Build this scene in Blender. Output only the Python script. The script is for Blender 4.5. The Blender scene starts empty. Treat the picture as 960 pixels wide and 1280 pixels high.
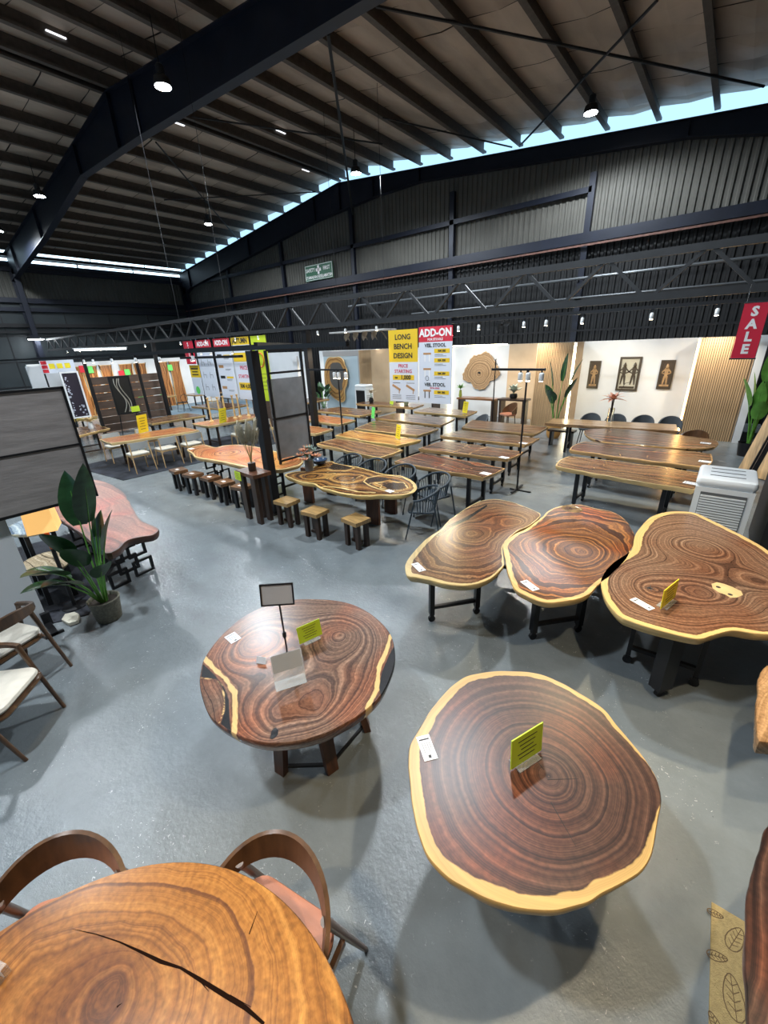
import bpy, bmesh, math, random
import numpy as np
from mathutils import Vector, Matrix
rnd = random.Random(7)
C = bpy.context.scene.collection
sc = bpy.context.scene
# ------------------------------------------------------------------ camera
FPX, HC = 508.0, 2.8
YAW, PITCH, ROLL = [math.radians(v) for v in (-39.55, 22.27, -2.41)]
fwd = Vector((math.sin(YAW)*math.cos(PITCH), math.cos(YAW)*math.cos(PITCH), -math.sin(PITCH)))
rt0 = Vector((math.cos(YAW), -math.sin(YAW), 0)); up0 = rt0.cross(fwd)
RT = math.cos(ROLL)*rt0 + math.sin(ROLL)*up0; UP = -math.sin(ROLL)*rt0 + math.cos(ROLL)*up0
cd = bpy.data.cameras.new('camera'); cam = bpy.data.objects.new('camera', cd); C.objects.link(cam)
cd.sensor_fit = 'VERTICAL'; cd.sensor_height = 32.0; cd.lens = 32.0*FPX/1280.0
cd.clip_start = .05; cd.clip_end = 200
cam.matrix_world = Matrix(((RT.x, UP.x, -fwd.x, 0), (RT.y, UP.y, -fwd.y, 0), (RT.z, UP.z, -fwd.z, HC), (0, 0, 0, 1)))
sc.camera = cam
# ------------------------------------------------------------------ sky, exposure
w = bpy.data.worlds.new('sky'); sc.world = w; w.use_nodes = True
bg = w.node_tree.nodes['Background']; bg.inputs[0].default_value = (.40, .68, .95, 1); bg.inputs[1].default_value = .95
sc.view_settings.view_transform = 'Standard'; sc.view_settings.look = 'None'
sc.view_settings.gamma = 1; sc.view_settings.exposure = 0.7; sc.view_settings.use_curve_mapping = False
# ------------------------------------------------------------------ lights the hall has
HIGHBAY = [(-11.4, 6.55), (-21.4, 6.55), (-20.7, 12.9), (-11.7, 13.4), (-4.4, 14.9),
           (-3.3, 6.1), (-3.4, -1.2), (-9.6, .2), (-20.5, .3), (-28.0, 6.5)]
def lamp(name, kind, loc, e, col=(1, 1, 1), size=.15, aim=None, ang=60, blend=.5):
    d = bpy.data.lights.new(name, kind); d.energy = e; d.color = col
    if kind == 'SPOT': d.spot_size = math.radians(ang); d.spot_blend = blend; d.shadow_soft_size = size
    if kind == 'POINT': d.shadow_soft_size = size
    if kind == 'AREA': d.shape = 'DISK'; d.size = size
    o = bpy.data.objects.new(name, d); C.objects.link(o); o.location = loc
    if aim is not None:
        o.rotation_euler = (Vector(aim)-Vector(loc)).to_track_quat('-Z', 'Y').to_euler()
    return o
for (x, y) in HIGHBAY:
    lamp('highbay_light', 'SPOT', (x, y, 8.38), 1150 if x > -15 else 800, (.86, .94, 1.0), .22, (x, y, 0), 168, .35)

# ------------------------------------------------------------------ rays (pixel of the 960x1280 photo -> world)
def ray(px, py):
    return fwd + RT*((px-480)/FPX) - UP*((py-640)/FPX)
def at(px, py, z=0.0):
    d = ray(px, py); t = (z-HC)/d.z; return Vector((d.x*t, d.y*t, z))
def ony(px, py, y):
    d = ray(px, py); t = y/d.y; return Vector((d.x*t, y, HC+d.z*t))
def onx(px, py, x):
    d = ray(px, py); t = x/d.x; return Vector((x, d.y*t, HC+d.z*t))
def crop(ox, oy, s, L):
    return [(ox+x/s, oy+y/s) for x, y in L]

# ------------------------------------------------------------------ materials
def newmat(name):
    m = bpy.data.materials.new(name); m.use_nodes = True
    return m, m.node_tree.nodes, m.node_tree.links, m.node_tree.nodes['Principled BSDF']
MC = {}
def mat(name, col, rough=.5, metal=0, var=0, scale=8, bump=0, bscale=60, emit=None, es=0, coat=0, stretch=(1, 1, 1), alpha=1, trans=0, spec=.5):
    if name in MC: return MC[name]
    m, N, L, b = newmat(name)
    b.inputs['Base Color'].default_value = (*col, 1); b.inputs['Roughness'].default_value = rough
    b.inputs['Metallic'].default_value = metal; b.inputs['Coat Weight'].default_value = coat
    b.inputs['Alpha'].default_value = alpha; b.inputs['Transmission Weight'].default_value = trans
    b.inputs['Specular IOR Level'].default_value = spec
    tc = N.new('ShaderNodeTexCoord'); mp = N.new('ShaderNodeMapping'); mp.inputs['Scale'].default_value = stretch
    L.new(tc.outputs['Object'], mp.inputs[0])
    if var:
        n = N.new('ShaderNodeTexNoise'); n.inputs['Scale'].default_value = scale; n.inputs['Detail'].default_value = 5
        L.new(mp.outputs[0], n.inputs['Vector'])
        r = N.new('ShaderNodeValToRGB'); r.color_ramp.elements[0].position = .3; r.color_ramp.elements[1].position = .7
        r.color_ramp.elements[0].color = (*[c*(1-var) for c in col], 1); r.color_ramp.elements[1].color = (*[min(1, c*(1+var)) for c in col], 1)
        L.new(n.outputs[0], r.inputs[0]); L.new(r.outputs[0], b.inputs['Base Color'])
    if bump:
        n2 = N.new('ShaderNodeTexNoise'); n2.inputs['Scale'].default_value = bscale; n2.inputs['Detail'].default_value = 4
        L.new(mp.outputs[0], n2.inputs['Vector'])
        bp = N.new('ShaderNodeBump'); bp.inputs['Strength'].default_value = bump; bp.inputs['Distance'].default_value = .01
        L.new(n2.outputs[0], bp.inputs['Height']); L.new(bp.outputs[0], b.inputs['Normal'])
    if emit: b.inputs['Emission Color'].default_value = (*emit, 1); b.inputs['Emission Strength'].default_value = es
    MC[name] = m; return m
def S(r, g, b):   # sRGB 0-255 -> linear
    f = lambda c: (c/255/12.92) if c <= 10 else ((c/255+.055)/1.055)**2.4
    return (f(r), f(g), f(b))

def wood_top(name, dark, mid, light, sap, freq=26, warp=.05, rough=.22, heart=None, sapcol_side=True, resin=(.004, .004, .006)):
    """sawn, lacquered slab: growth lines follow the 'ring' attribute, pale sapwood where 'sap' < 0, resin where 'res' < 0"""
    m, N, L, b = newmat(name)
    def nd(t, **k):
        n = N.new(t)
        for a, v in k.items():
            if hasattr(n, a): setattr(n, a, v)
            else: n.inputs[a].default_value = v
        return n
    ar = nd('ShaderNodeAttribute', attribute_name='ring'); asp = nd('ShaderNodeAttribute', attribute_name='sap'); arz = nd('ShaderNodeAttribute', attribute_name='res')
    tc = nd('ShaderNodeTexCoord'); oi = nd('ShaderNodeObjectInfo')
    off = nd('ShaderNodeVectorMath', operation='ADD'); L.new(tc.outputs['Object'], off.inputs[0])
    rv = nd('ShaderNodeMath', operation='MULTIPLY'); rv.inputs[1].default_value = 37; L.new(oi.outputs['Random'], rv.inputs[0])
    L.new(rv.outputs[0], off.inputs[1])
    n1 = nd('ShaderNodeTexNoise'); n1.inputs['Scale'].default_value = 1.5; n1.inputs['Detail'].default_value = 2.2; L.new(off.outputs[0], n1.inputs['Vector'])
    n2 = nd('ShaderNodeTexNoise'); n2.inputs['Scale'].default_value = 14; n2.inputs['Detail'].default_value = 4; L.new(off.outputs[0], n2.inputs['Vector'])
    def M(op, a, bb):
        n = nd('ShaderNodeMath', operation=op)
        for i, v in enumerate((a, bb)):
            if v is None: continue
            if isinstance(v, (int, float)): n.inputs[i].default_value = v
            else: L.new(v, n.inputs[i])
        return n.outputs[0]
    w1 = M('MULTIPLY', M('SUBTRACT', n1.outputs[0], .5), warp*1.6); w2 = M('MULTIPLY', M('SUBTRACT', n2.outputs[0], .5), warp*.16+.004)
    v = M('ADD', M('ADD', ar.outputs['Fac'], w1), w2)
    vf = M('ADD', M('MULTIPLY', v, freq), rv.outputs[0])
    g = nd('ShaderNodeTexNoise', noise_dimensions='1D'); g.inputs['Scale'].default_value = 1; g.inputs['Detail'].default_value = 7; g.inputs['Roughness'].default_value = .74
    L.new(vf, g.inputs['W'])
    cr = nd('ShaderNodeValToRGB'); e = cr.color_ramp.elements
    e[0].position = .33; e[0].color = (*dark, 1); e[1].position = .70; e[1].color = (*light, 1)
    q = e.new(.5); q.color = (*mid, 1)
    L.new(g.outputs[0], cr.inputs[0])
    nf = nd('ShaderNodeTexNoise'); nf.inputs['Scale'].default_value = 45; nf.inputs['Detail'].default_value = 4; L.new(off.outputs[0], nf.inputs['Vector'])
    fr = nd('ShaderNodeMapRange'); fr.inputs[1].default_value = .3; fr.inputs[2].default_value = .7; fr.inputs[3].default_value = .72; fr.inputs[4].default_value = 1.28; L.new(nf.outputs[0], fr.inputs[0])
    fm = nd('ShaderNodeVectorMath', operation='SCALE'); L.new(cr.outputs[0], fm.inputs[0]); L.new(fr.outputs[0], fm.inputs['Scale'])
    col = fm.outputs[0]
    if heart:    # reddish heartwood glow in broad patches
        n3 = nd('ShaderNodeTexNoise'); n3.inputs['Scale'].default_value = 1.7; n3.inputs['Detail'].default_value = 2; L.new(off.outputs[0], n3.inputs['Vector'])
        hr = nd('ShaderNodeMapRange'); hr.inputs[1].default_value = .45; hr.inputs[2].default_value = .68; L.new(n3.outputs[0], hr.inputs[0])
        mx = nd('ShaderNodeMix', data_type='RGBA', blend_type='MULTIPLY'); L.new(M('MULTIPLY', hr.outputs[0], .9), mx.inputs[0]); L.new(col, mx.inputs[6]); mx.inputs[7].default_value = (*heart, 1)
        col = mx.outputs[2]
    # sapwood
    nz = nd('ShaderNodeTexNoise'); nz.inputs['Scale'].default_value = 9; nz.inputs['Detail'].default_value = 4; L.new(off.outputs[0], nz.inputs['Vector'])
    sv = M('ADD', asp.outputs['Fac'], M('MULTIPLY', M('SUBTRACT', nz.outputs[0], .5), .035))
    sm = nd('ShaderNodeMapRange'); sm.inputs[1].default_value = .003; sm.inputs[2].default_value = -.003; L.new(sv, sm.inputs[0])
    sd = nd('ShaderNodeMapRange'); sd.inputs[1].default_value = .028; sd.inputs[2].default_value = .0; L.new(sv, sd.inputs[0])   # dark rim inside the sapwood
    mxd = nd('ShaderNodeMix', data_type='RGBA', blend_type='MULTIPLY'); L.new(M('MULTIPLY', sd.outputs[0], .6), mxd.inputs[0]); L.new(col, mxd.inputs[6]); mxd.inputs[7].default_value = (.35, .28, .25, 1)
    sg = nd('ShaderNodeValToRGB'); sg.color_ramp.elements[0].position = .35; sg.color_ramp.elements[1].position = .65
    sg.color_ramp.elements[0].color = (*[c*.72 for c in sap], 1); sg.color_ramp.elements[1].color = (*sap, 1); L.new(g.outputs[0], sg.inputs[0])
    mx2 = nd('ShaderNodeMix', data_type='RGBA'); L.new(sm.outputs[0], mx2.inputs[0]); L.new(mxd.outputs[2], mx2.inputs[6]); L.new(sg.outputs[0], mx2.inputs[7])
    rm = nd('ShaderNodeMapRange'); rm.inputs[1].default_value = .003; rm.inputs[2].default_value = -.003; L.new(arz.outputs['Fac'], rm.inputs[0])
    mx3 = nd('ShaderNodeMix', data_type='RGBA'); L.new(rm.outputs[0], mx3.inputs[0]); L.new(mx2.outputs[2], mx3.inputs[6]); mx3.inputs[7].default_value = (*resin, 1)
    L.new(mx3.outputs[2], b.inputs['Base Color'])
    b.inputs['Roughness'].default_value = rough
    b.inputs['Specular IOR Level'].default_value = .42
    b.inputs['Coat Weight'].default_value = .12; b.inputs['Coat Roughness'].default_value = .3
    bp = nd('ShaderNodeBump'); bp.inputs['Strength'].default_value = .12; bp.inputs['Distance'].default_value = .004
    L.new(g.outputs[0], bp.inputs['Height']); L.new(bp.outputs[0], b.inputs['Normal'])
    return m

# ------------------------------------------------------------------ mesh builder
class MB:
    def __init__(s): s.v = []; s.f = []
    def add(s, vs, fs):
        k = len(s.v); s.v += [tuple(v) for v in vs]; s.f += [tuple(i+k for i in f) for f in fs]; return s
    def box(s, x0, x1, y0, y1, z0, z1):
        return s.add([(x0,y0,z0),(x1,y0,z0),(x1,y1,z0),(x0,y1,z0),(x0,y0,z1),(x1,y0,z1),(x1,y1,z1),(x0,y1,z1)],
                     [(0,3,2,1),(4,5,6,7),(0,1,5,4),(1,2,6,5),(2,3,7,6),(3,0,4,7)])
    def bar(s, a, b, w, h=None, up=(0, 0, 1), w2=None, h2=None):
        a, b = Vector(a), Vector(b); h = h or w; w2 = w2 or w; h2 = h2 or h
        d = (b-a).normalized(); u = Vector(up)
        if abs(d.dot(u)) > .98: u = Vector((0, 1, 0))
        r = d.cross(u).normalized(); u = r.cross(d)
        vs = [a-r*w/2-u*h/2, a+r*w/2-u*h/2, a+r*w/2+u*h/2, a-r*w/2+u*h/2, b-r*w2/2-u*h2/2, b+r*w2/2-u*h2/2, b+r*w2/2+u*h2/2, b-r*w2/2+u*h2/2]
        return s.add(vs, [(0,1,2,3),(7,6,5,4),(0,4,5,1),(1,5,6,2),(2,6,7,3),(3,7,4,0)])
    def tube(s, pts, r, n=8, r1=None, cap=True):
        pts = [Vector(p) for p in pts]; m = len(pts); vs = []; prev = None
        for i, p in enumerate(pts):
            d = (pts[min(i+1, m-1)]-pts[max(i-1, 0)]).normalized()
            if prev is None:
                u = Vector((0, 0, 1)) if abs(d.z) < .9 else Vector((1, 0, 0))
            else: u = prev
            rr = d.cross(u).normalized(); u = rr.cross(d).normalized(); prev = u
            rad = r if r1 is None else r+(r1-r)*i/(m-1)
            if isinstance(r, (list, tuple)): rad = r[i]
            vs += [p+rr*math.cos(2*math.pi*k/n)*rad+u*math.sin(2*math.pi*k/n)*rad for k in range(n)]
        fs = [(i*n+k, i*n+(k+1) % n, (i+1)*n+(k+1) % n, (i+1)*n+k) for i in range(m-1) for k in range(n)]
        if cap: fs += [tuple(range(n))[::-1], tuple((m-1)*n+k for k in range(n))]
        return s.add(vs, fs)
    def lathe(s, prof, n=20, c=(0, 0, 0), cap0=True, cap1=True):
        vs = [(c[0]+r*math.cos(2*math.pi*k/n), c[1]+r*math.sin(2*math.pi*k/n), c[2]+z) for r, z in prof for k in range(n)]
        m = len(prof)
        fs = [(i*n+k, i*n+(k+1) % n, (i+1)*n+(k+1) % n, (i+1)*n+k) for i in range(m-1) for k in range(n)]
        if cap0: fs.append(tuple(range(n))[::-1])
        if cap1: fs.append(tuple((m-1)*n+k for k in range(n)))
        return s.add(vs, fs)
    def prism(s, poly, z0, z1):
        n = len(poly)
        return s.add([(x, y, z0) for x, y in poly]+[(x, y, z1) for x, y in poly],
                     [tuple(range(n))[::-1], tuple(range(n, 2*n))]+[(i, (i+1) % n, n+(i+1) % n, n+i) for i in range(n)])
    def wall(s, poly, y0, y1):     # polygon in x,z extruded in y
        n = len(poly)
        return s.add([(x, y0, z) for x, z in poly]+[(x, y1, z) for x, z in poly],
                     [tuple(range(n)), tuple(range(n, 2*n))[::-1]]+[(i, n+i, n+(i+1) % n, (i+1) % n) for i in range(n)])
    def cushion(s, x0, x1, y0, y1, z0, z1, r=.03, n=6):
        """rounded pillow box"""
        vs = []; N = 4*n
        def ring(ins, z):
            out = []
            for q, (cx, cy, a0) in enumerate(((x1-r, y1-r, 0), (x0+r, y1-r, 90), (x0+r, y0+r, 180), (x1-r, y0+r, 270))):
                for k in range(n):
                    a = math.radians(a0+90*k/(n-1)); out.append((cx+math.cos(a)*(r-ins), cy+math.sin(a)*(r-ins), z))
            return out
        h = z1-z0; e = min(h/2, r*.8)
        R = [ring(e*.8, z0), ring(0, z0+e), ring(0, z1-e), ring(e*.3, z1-e*.3), ring(e, z1)]
        for q in R: vs += q
        fs = [(i*N+k, i*N+(k+1) % N, (i+1)*N+(k+1) % N, (i+1)*N+k) for i in range(4) for k in range(N)]
        fs += [tuple(range(N))[::-1], tuple(4*N+k for k in range(N))]
        return s.add(vs, fs)
    def mesh(s, name, m, smooth=False):
        me = bpy.data.meshes.new(name); me.from_pydata(s.v, [], s.f); me.validate()
        if m: me.materials.append(m)
        if smooth:
            me.polygons.foreach_set('use_smooth', [True]*len(me.polygons))
            me.set_sharp_from_angle(angle=math.radians(40))
        me.update(); return me
    def build(s, name, m, parent=None, smooth=False, loc=None, rot=None):
        o = bpy.data.objects.new(name, s.mesh(name, m, smooth)); C.objects.link(o)
        if parent is not None: o.parent = parent
        if loc is not None: o.location = loc
        if rot is not None: o.rotation_euler = rot
        return o
def tag(o, label=None, cat=None, group=None, kind=None):
    if label: o['label'] = label
    if cat: o['category'] = cat
    if group: o['group'] = group
    if kind: o['kind'] = kind
    return o
def thing(name, label, cat, loc=(0, 0, 0), rz=0, group=None):
    o = bpy.data.objects.new(name, None); C.objects.link(o); o.empty_display_size = .1
    o.location = loc; o.rotation_euler = (0, 0, rz); return tag(o, label, cat, group)
def struct(o): o['kind'] = 'structure'; return o
def copy_tree(o, parent=None):
    c = o.copy(); C.objects.link(c); c.parent = parent
    for ch in [x for x in o.children]: copy_tree(ch, c)
    return c
def dup(o, loc, rz=0, label=None, group=None, scale=None):
    c = copy_tree(o); c.location = loc; c.rotation_euler = (0, 0, rz)
    if scale: c.scale = scale
    if label: c['label'] = label
    if group: c['group'] = group
    return c
def text(s, size, loc, m, parent=None, name='lettering', rot=(math.pi/2, 0, 0), bold=0.0, align='CENTER', depth=.001, sx=1):
    cu = bpy.data.curves.new(name, 'FONT'); cu.body = s; cu.size = size; cu.align_x = align; cu.align_y = 'CENTER'
    cu.extrude = depth; cu.offset = bold*size; cu.resolution_u = 2
    t = bpy.data.objects.new(name, cu); C.objects.link(t); bpy.context.view_layer.update()
    me = bpy.data.meshes.new_from_object(t); C.objects.unlink(t); bpy.data.objects.remove(t)
    me.materials.clear(); me.materials.append(m)
    o = bpy.data.objects.new(name, me); C.objects.link(o); o.parent = parent; o.location = loc; o.rotation_euler = rot; o.scale = (sx, 1, 1)
    return o

# ------------------------------------------------------------------ slab table tops
def smooth_loop(P, n):
    P = np.array([(p[0], p[1]) for p in P], float); k = len(P)
    out = []
    for i in range(k):
        p0, p1, p2, p3 = P[i-1], P[i], P[(i+1) % k], P[(i+2) % k]
        for t in np.linspace(0, 1, 12, endpoint=False):
            out.append(.5*((2*p1)+(-p0+p2)*t+(2*p0-5*p1+4*p2-p3)*t*t+(-p0+3*p1-3*p2+p3)*t**3))
    out = np.array(out); d = np.r_[0, np.cumsum(np.hypot(*(np.roll(out, -1, 0)-out).T))]
    o2 = np.vstack([out, out[:1]]); u = np.linspace(0, d[-1], n, endpoint=False)
    return np.c_[np.interp(u, d, o2[:, 0]), np.interp(u, d, o2[:, 1])]
def dist_poly(P, Q, closed=True):
    """distance of points P to polyline Q"""
    A = Q if closed else Q[:-1]; B = np.roll(Q, -1, 0) if closed else Q[1:]
    best = np.full(len(P), 1e9)
    for a, b in zip(A, B):
        ab = b-a; L2 = max(1e-12, ab@ab); t = np.clip(((P-a)@ab)/L2, 0, 1)
        best = np.minimum(best, np.hypot(*(P-(a+t[:, None]*ab)).T))
    return best
def inside(P, Q):
    r = np.zeros(len(P), bool); x, y = P.T
    for a, b in zip(Q, np.roll(Q, -1, 0)):
        c = (a[1] > y) != (b[1] > y)
        with np.errstate(divide='ignore', invalid='ignore'): r ^= c & (x < (b[0]-a[0])*(y-a[1])/(b[1]-a[1])+a[0])
    return r
def slab(name, outline, zt, th, m, parent, org, centres=None, mode='ring', sapw=.05, veins=(), resin=(), nt=120, nr=22, live=.006, seed=1, ctr=None, inset=.03, sapf=None, axis=0.0):
    """outline in world x,y; org = origin of the parent thing.  Top at zt, thickness th."""
    O = smooth_loop(outline, nt); rs = np.random.RandomState(seed)
    ph = np.linspace(0, 2*math.pi, nt, endpoint=False)
    wob = sum(rs.uniform(-1, 1)*np.sin(k*ph+rs.uniform(0, 6.3))/k**.5 for k in (5, 8, 13, 21, 30))
    c = np.array(ctr[:2]) if ctr is not None else O.mean(0)
    dr = O-c; ln = np.hypot(*dr.T)[:, None]; O = O+dr/ln*(wob[:, None]*live)
    T = np.linspace(0, 1, nr+1)[1:]; T = 1-(1-T)**1.35
    V = [c]+[c+t*(O-c) for t in T]; P = np.vstack([c[None]]+V[1:])
    nin = len(P); edge = dist_poly(P, O); edge[-nt:] = 0
    if mode == 'ring':
        if not centres: centres = [tuple(c)]
        k = .12; D = np.array([np.hypot(P[:, 0]-q[0], P[:, 1]-q[1])*(q[2] if len(q) > 2 else 1) for q in centres])
        dm = -k*np.log(np.exp(-D/k).sum(0)); R = ln.mean()
        tt = np.r_[0, np.repeat(T, nt)]; frac = np.clip(dm/R, 0, 1.4)
        wgt = np.clip(tt, 0, 1)**2*.6
        ring = dm*(1-wgt)+wgt*(R-edge*1.0)
    else:
        ca, sa = math.cos(axis), math.sin(axis); X = (P-c)@np.array([ca, sa]); Y = (P-c)@np.array([-sa, ca])
        ring = Y*1.0+.05*np.sin(X*2.2+seed)+.03*np.sin(X*5.1+Y*6+seed*2)
        for q in (centres or []):    # knots bend the grain
            ring = ring+.12*np.exp(-((P[:, 0]-q[0])**2+(P[:, 1]-q[1])**2)/.03)
    sw = sapw
    if sapf is not None:
        ang = np.arctan2(P[:, 1]-c[1], P[:, 0]-c[0]); sw = sapf(ang)
    sap = edge-sw
    for line, hw in veins:
        sap = np.minimum(sap, dist_poly(P, np.array([(q[0], q[1]) for q in line], float), False)-hw)
    res = np.full(nin, 1.0)
    for pg in resin:
        Q = np.array([(q[0], q[1]) for q in pg], float); d = dist_poly(P, Q); d[inside(P, Q)] *= -1; res = np.minimum(res, d)
    vs = [(p[0]-org[0], p[1]-org[1], zt-org[2]) for p in P]
    fs = [(0, 1+k, 1+(k+1) % nt) for k in range(nt)]
    for i in range(nr-1):
        a = 1+i*nt
        fs += [(a+k, a+nt+k, a+nt+(k+1) % nt, a+(k+1) % nt) for k in range(nt)]
    base = 1+(nr-1)*nt; side = []
    wob2 = sum(rs.uniform(-1, 1)*np.sin(k*ph+rs.uniform(0, 6.3)) for k in (4, 7, 11, 17))*live*.4
    for q, (ins, dz) in enumerate(((-.004, -.006), (-.004+inset*.2, -th*.45), (inset*.7, -th*.8), (inset, -th))):
        pp = O-dr/ln*(ins-(wob2[:, None] if q else 0)); side.append(len(vs))
        vs += [(p[0]-org[0], p[1]-org[1], zt+dz-org[2]) for p in pp]
    rr = [base]+side
    for a, b2 in zip(rr, rr[1:]):
        fs += [(a+k, b2+k, b2+(k+1) % nt, a+(k+1) % nt) for k in range(nt)]
    vs.append((c[0]-org[0], c[1]-org[1], zt-th-org[2])); z = len(vs)-1
    fs += [(z, side[-1]+(k+1) % nt, side[-1]+k) for k in range(nt)]
    me = bpy.data.meshes.new(name); me.from_pydata(vs, [], fs); me.materials.append(m)
    n4 = len(vs)-nin; eb = slice(nin-nt, nin)
    def att(nm, arr, fill):
        a = me.attributes.new(nm, 'FLOAT', 'POINT'); full = np.concatenate([arr, fill]).astype(np.float32); a.data.foreach_set('value', full)
    sidefill = lambda arr: np.concatenate([np.tile(arr[eb], 4), [arr[0]]])
    rf = np.concatenate([arr_+.03*i for i, arr_ in enumerate([ring[eb]]*4)]+[[ring[0]]])
    att('ring', ring, rf)
    att('sap', sap, sidefill(sap)); att('res', res, sidefill(res))
    me.polygons.foreach_set('use_smooth', [True]*len(me.polygons)); me.set_sharp_from_angle(angle=math.radians(45)); me.update()
    o = bpy.data.objects.new(name, me); C.objects.link(o); o.parent = parent
    return o
# ------------------------------------------------------------------ common materials
M_black = mat('black_steel', (.012, .012, .014), .42, .3)
M_truss = mat('truss_paint', (.017, .018, .020), .5, .2, var=.2)
M_navy = mat('navy_steel', (.0065, .0095, .021), .5, .2, var=.2, scale=3)
M_chrome = mat('chrome', (.7, .7, .7), .15, 1)
M_white = mat('white_plastic', (.72, .74, .75), .35)
M_paper = mat('white_paper', (.85, .86, .88), .6)
M_lime = mat('lime_card', (.55, .70, .03), .5)
M_yel = mat('yellow_card', (.85, .68, .02), .5)
M_green = mat('green_card', (.12, .62, .12), .5)
M_red = mat('red_card', (.62, .02, .035), .45)
M_ink = mat('black_ink', (.02, .02, .02), .6)
M_redink = mat('red_ink', (.55, .04, .08), .6)
M_whiteink = mat('white_ink', (.85, .85, .85), .6)
M_acr = mat('clear_acrylic', (.8, .84, .85), .08, alpha=.28)
M_wall = mat('white_paint', (.60, .62, .64), .6, var=.04, scale=2)
M_dwood = mat('dark_leg_wood', (.035, .018, .011), .45, var=.5, scale=20, stretch=(1, 1, .15))
M_bwood = mat('brown_leg_wood', (.10, .038, .018), .4, var=.5, scale=18, stretch=(1, 1, .12))
M_ash = mat('pale_ash', (.50, .32, .15), .4, var=.2, scale=30, stretch=(1, 1, .1))
M_walnut = mat('walnut_ply', (.095, .046, .020), .32, var=.35, scale=26, stretch=(1, 1, .25), coat=.3)
M_cushion = mat('white_cushion', (.62, .58, .50), .8, var=.08, scale=14, bump=.3, bscale=40)
M_grey = mat('grey_upholstery', (.09, .10, .11), .85, bump=.3, bscale=300)
M_lgrey = mat('light_grey_upholstery', (.36, .36, .35), .85, bump=.3, bscale=300)
M_leather = mat('tan_leather', (.42, .16, .085), .45, var=.12, scale=6, bump=.15, bscale=90)
M_rope = mat('slate_rope', (.028, .045, .062), .6, bump=.5, bscale=120)
M_leaf = mat('banana_leaf', (.018, .062, .022), .35, var=.4, scale=5, stretch=(1, 1, 3))
M_leaf2 = mat('bright_leaf', (.10, .27, .04), .4, var=.3, scale=5)
M_glass = mat('vase_glass', (.9, .97, .97), .04, trans=1.0)
M_bulb = mat('lamp_glow', (1, 1, 1), .4, emit=(.88, .95, 1.0), es=60)
M_warm = mat('warm_bulb', (1, .9, .7), .4, emit=(1, .86, .62), es=22)
M_led = mat('led_strip_glow', (1, .8, .5), .4, emit=(1, .60, .20), es=12)
M_ledw = mat('pale_led_strip_glow', (1, .95, .75), .4, emit=(1, .90, .62), es=9)

# ------------------------------------------------------------------ floor
m, N, L, b = newmat('painted_concrete'); b.inputs['Roughness'].default_value = .3
tc = N.new('ShaderNodeTexCoord')
def noise(sc_, det=4, vec=None, rough=.5, dist=0):
    n = N.new('ShaderNodeTexNoise'); n.inputs['Scale'].default_value = sc_; n.inputs['Detail'].default_value = det
    n.inputs['Roughness'].default_value = rough; n.inputs['Distortion'].default_value = dist
    L.new(vec or tc.outputs['Object'], n.inputs['Vector']); return n.outputs[0]
def ramp(src, p0, c0, p1, c1):
    r = N.new('ShaderNodeValToRGB'); e = r.color_ramp.elements; e[0].position = p0; e[0].color = c0; e[1].position = p1; e[1].color = c1
    L.new(src, r.inputs[0]); return r.outputs[0]
def mix(f, a, c, mode='MIX'):
    x = N.new('ShaderNodeMix'); x.data_type = 'RGBA'; x.blend_type = mode
    for i, v in ((0, f), (6, a), (7, c)):
        if isinstance(v, (int, float)): x.inputs[i].default_value = v
        elif isinstance(v, tuple): x.inputs[i].default_value = v
        else: L.new(v, x.inputs[i])
    return x.outputs[2]
base = ramp(noise(.45, 5, rough=.6), .3, (.155, .180, .195, 1), .7, (.205, .228, .238, 1))
mott = ramp(noise(3.5, 6, rough=.7), .3, (.84, .84, .84, 1), .75, (1.07, 1.07, 1.07, 1))
c0 = mix(1.0, base, mott, 'MULTIPLY')
spk = ramp(noise(40, 3, dist=1.5), .67, (0, 0, 0, 1), .685, (1, 1, 1, 1))
msk = ramp(noise(1.1, 4, rough=.7), .50, (0, 0, 0, 1), .60, (1, 1, 1, 1))
mp = N.new('ShaderNodeMapping'); mp.inputs['Rotation'].default_value = (0, 0, .75); mp.inputs['Scale'].default_value = (.7, 9, 1); L.new(tc.outputs['Object'], mp.inputs[0])
scr = ramp(noise(2.2, 5, vec=mp.outputs[0], dist=.6, rough=.75), .735, (0, 0, 0, 1), .75, (1, 1, 1, 1))
drk = ramp(noise(24, 3, dist=1), .235, (1, 1, 1, 1), .25, (0, 0, 0, 1))
f1 = mix(1.0, spk, msk, 'MULTIPLY')
c1 = mix(f1, c0, (.48, .50, .50, 1)); c1 = mix(mix(1.0, scr, (.6, .6, .6, 1), 'MULTIPLY'), c1, (.40, .42, .42, 1)); c1 = mix(mix(1.0, drk, (.55, .55, .55, 1), 'MULTIPLY'), c1, (.06, .065, .07, 1))
L.new(c1, b.inputs['Base Color'])
rr = N.new('ShaderNodeMapRange'); rr.inputs[3].default_value = .10; rr.inputs[4].default_value = .36; L.new(noise(1.3, 5, rough=.65), rr.inputs[0]); L.new(rr.outputs[0], b.inputs['Roughness'])
bp = N.new('ShaderNodeBump'); bp.inputs['Strength'].default_value = .32; bp.inputs['Distance'].default_value = .012
L.new(noise(22, 6, rough=.7), bp.inputs['Height']); L.new(bp.outputs[0], b.inputs['Normal'])
fl = struct(MB().box(-33.3, 3.0, -9, 18.2, -.1, 0).build('floor', m))

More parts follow.
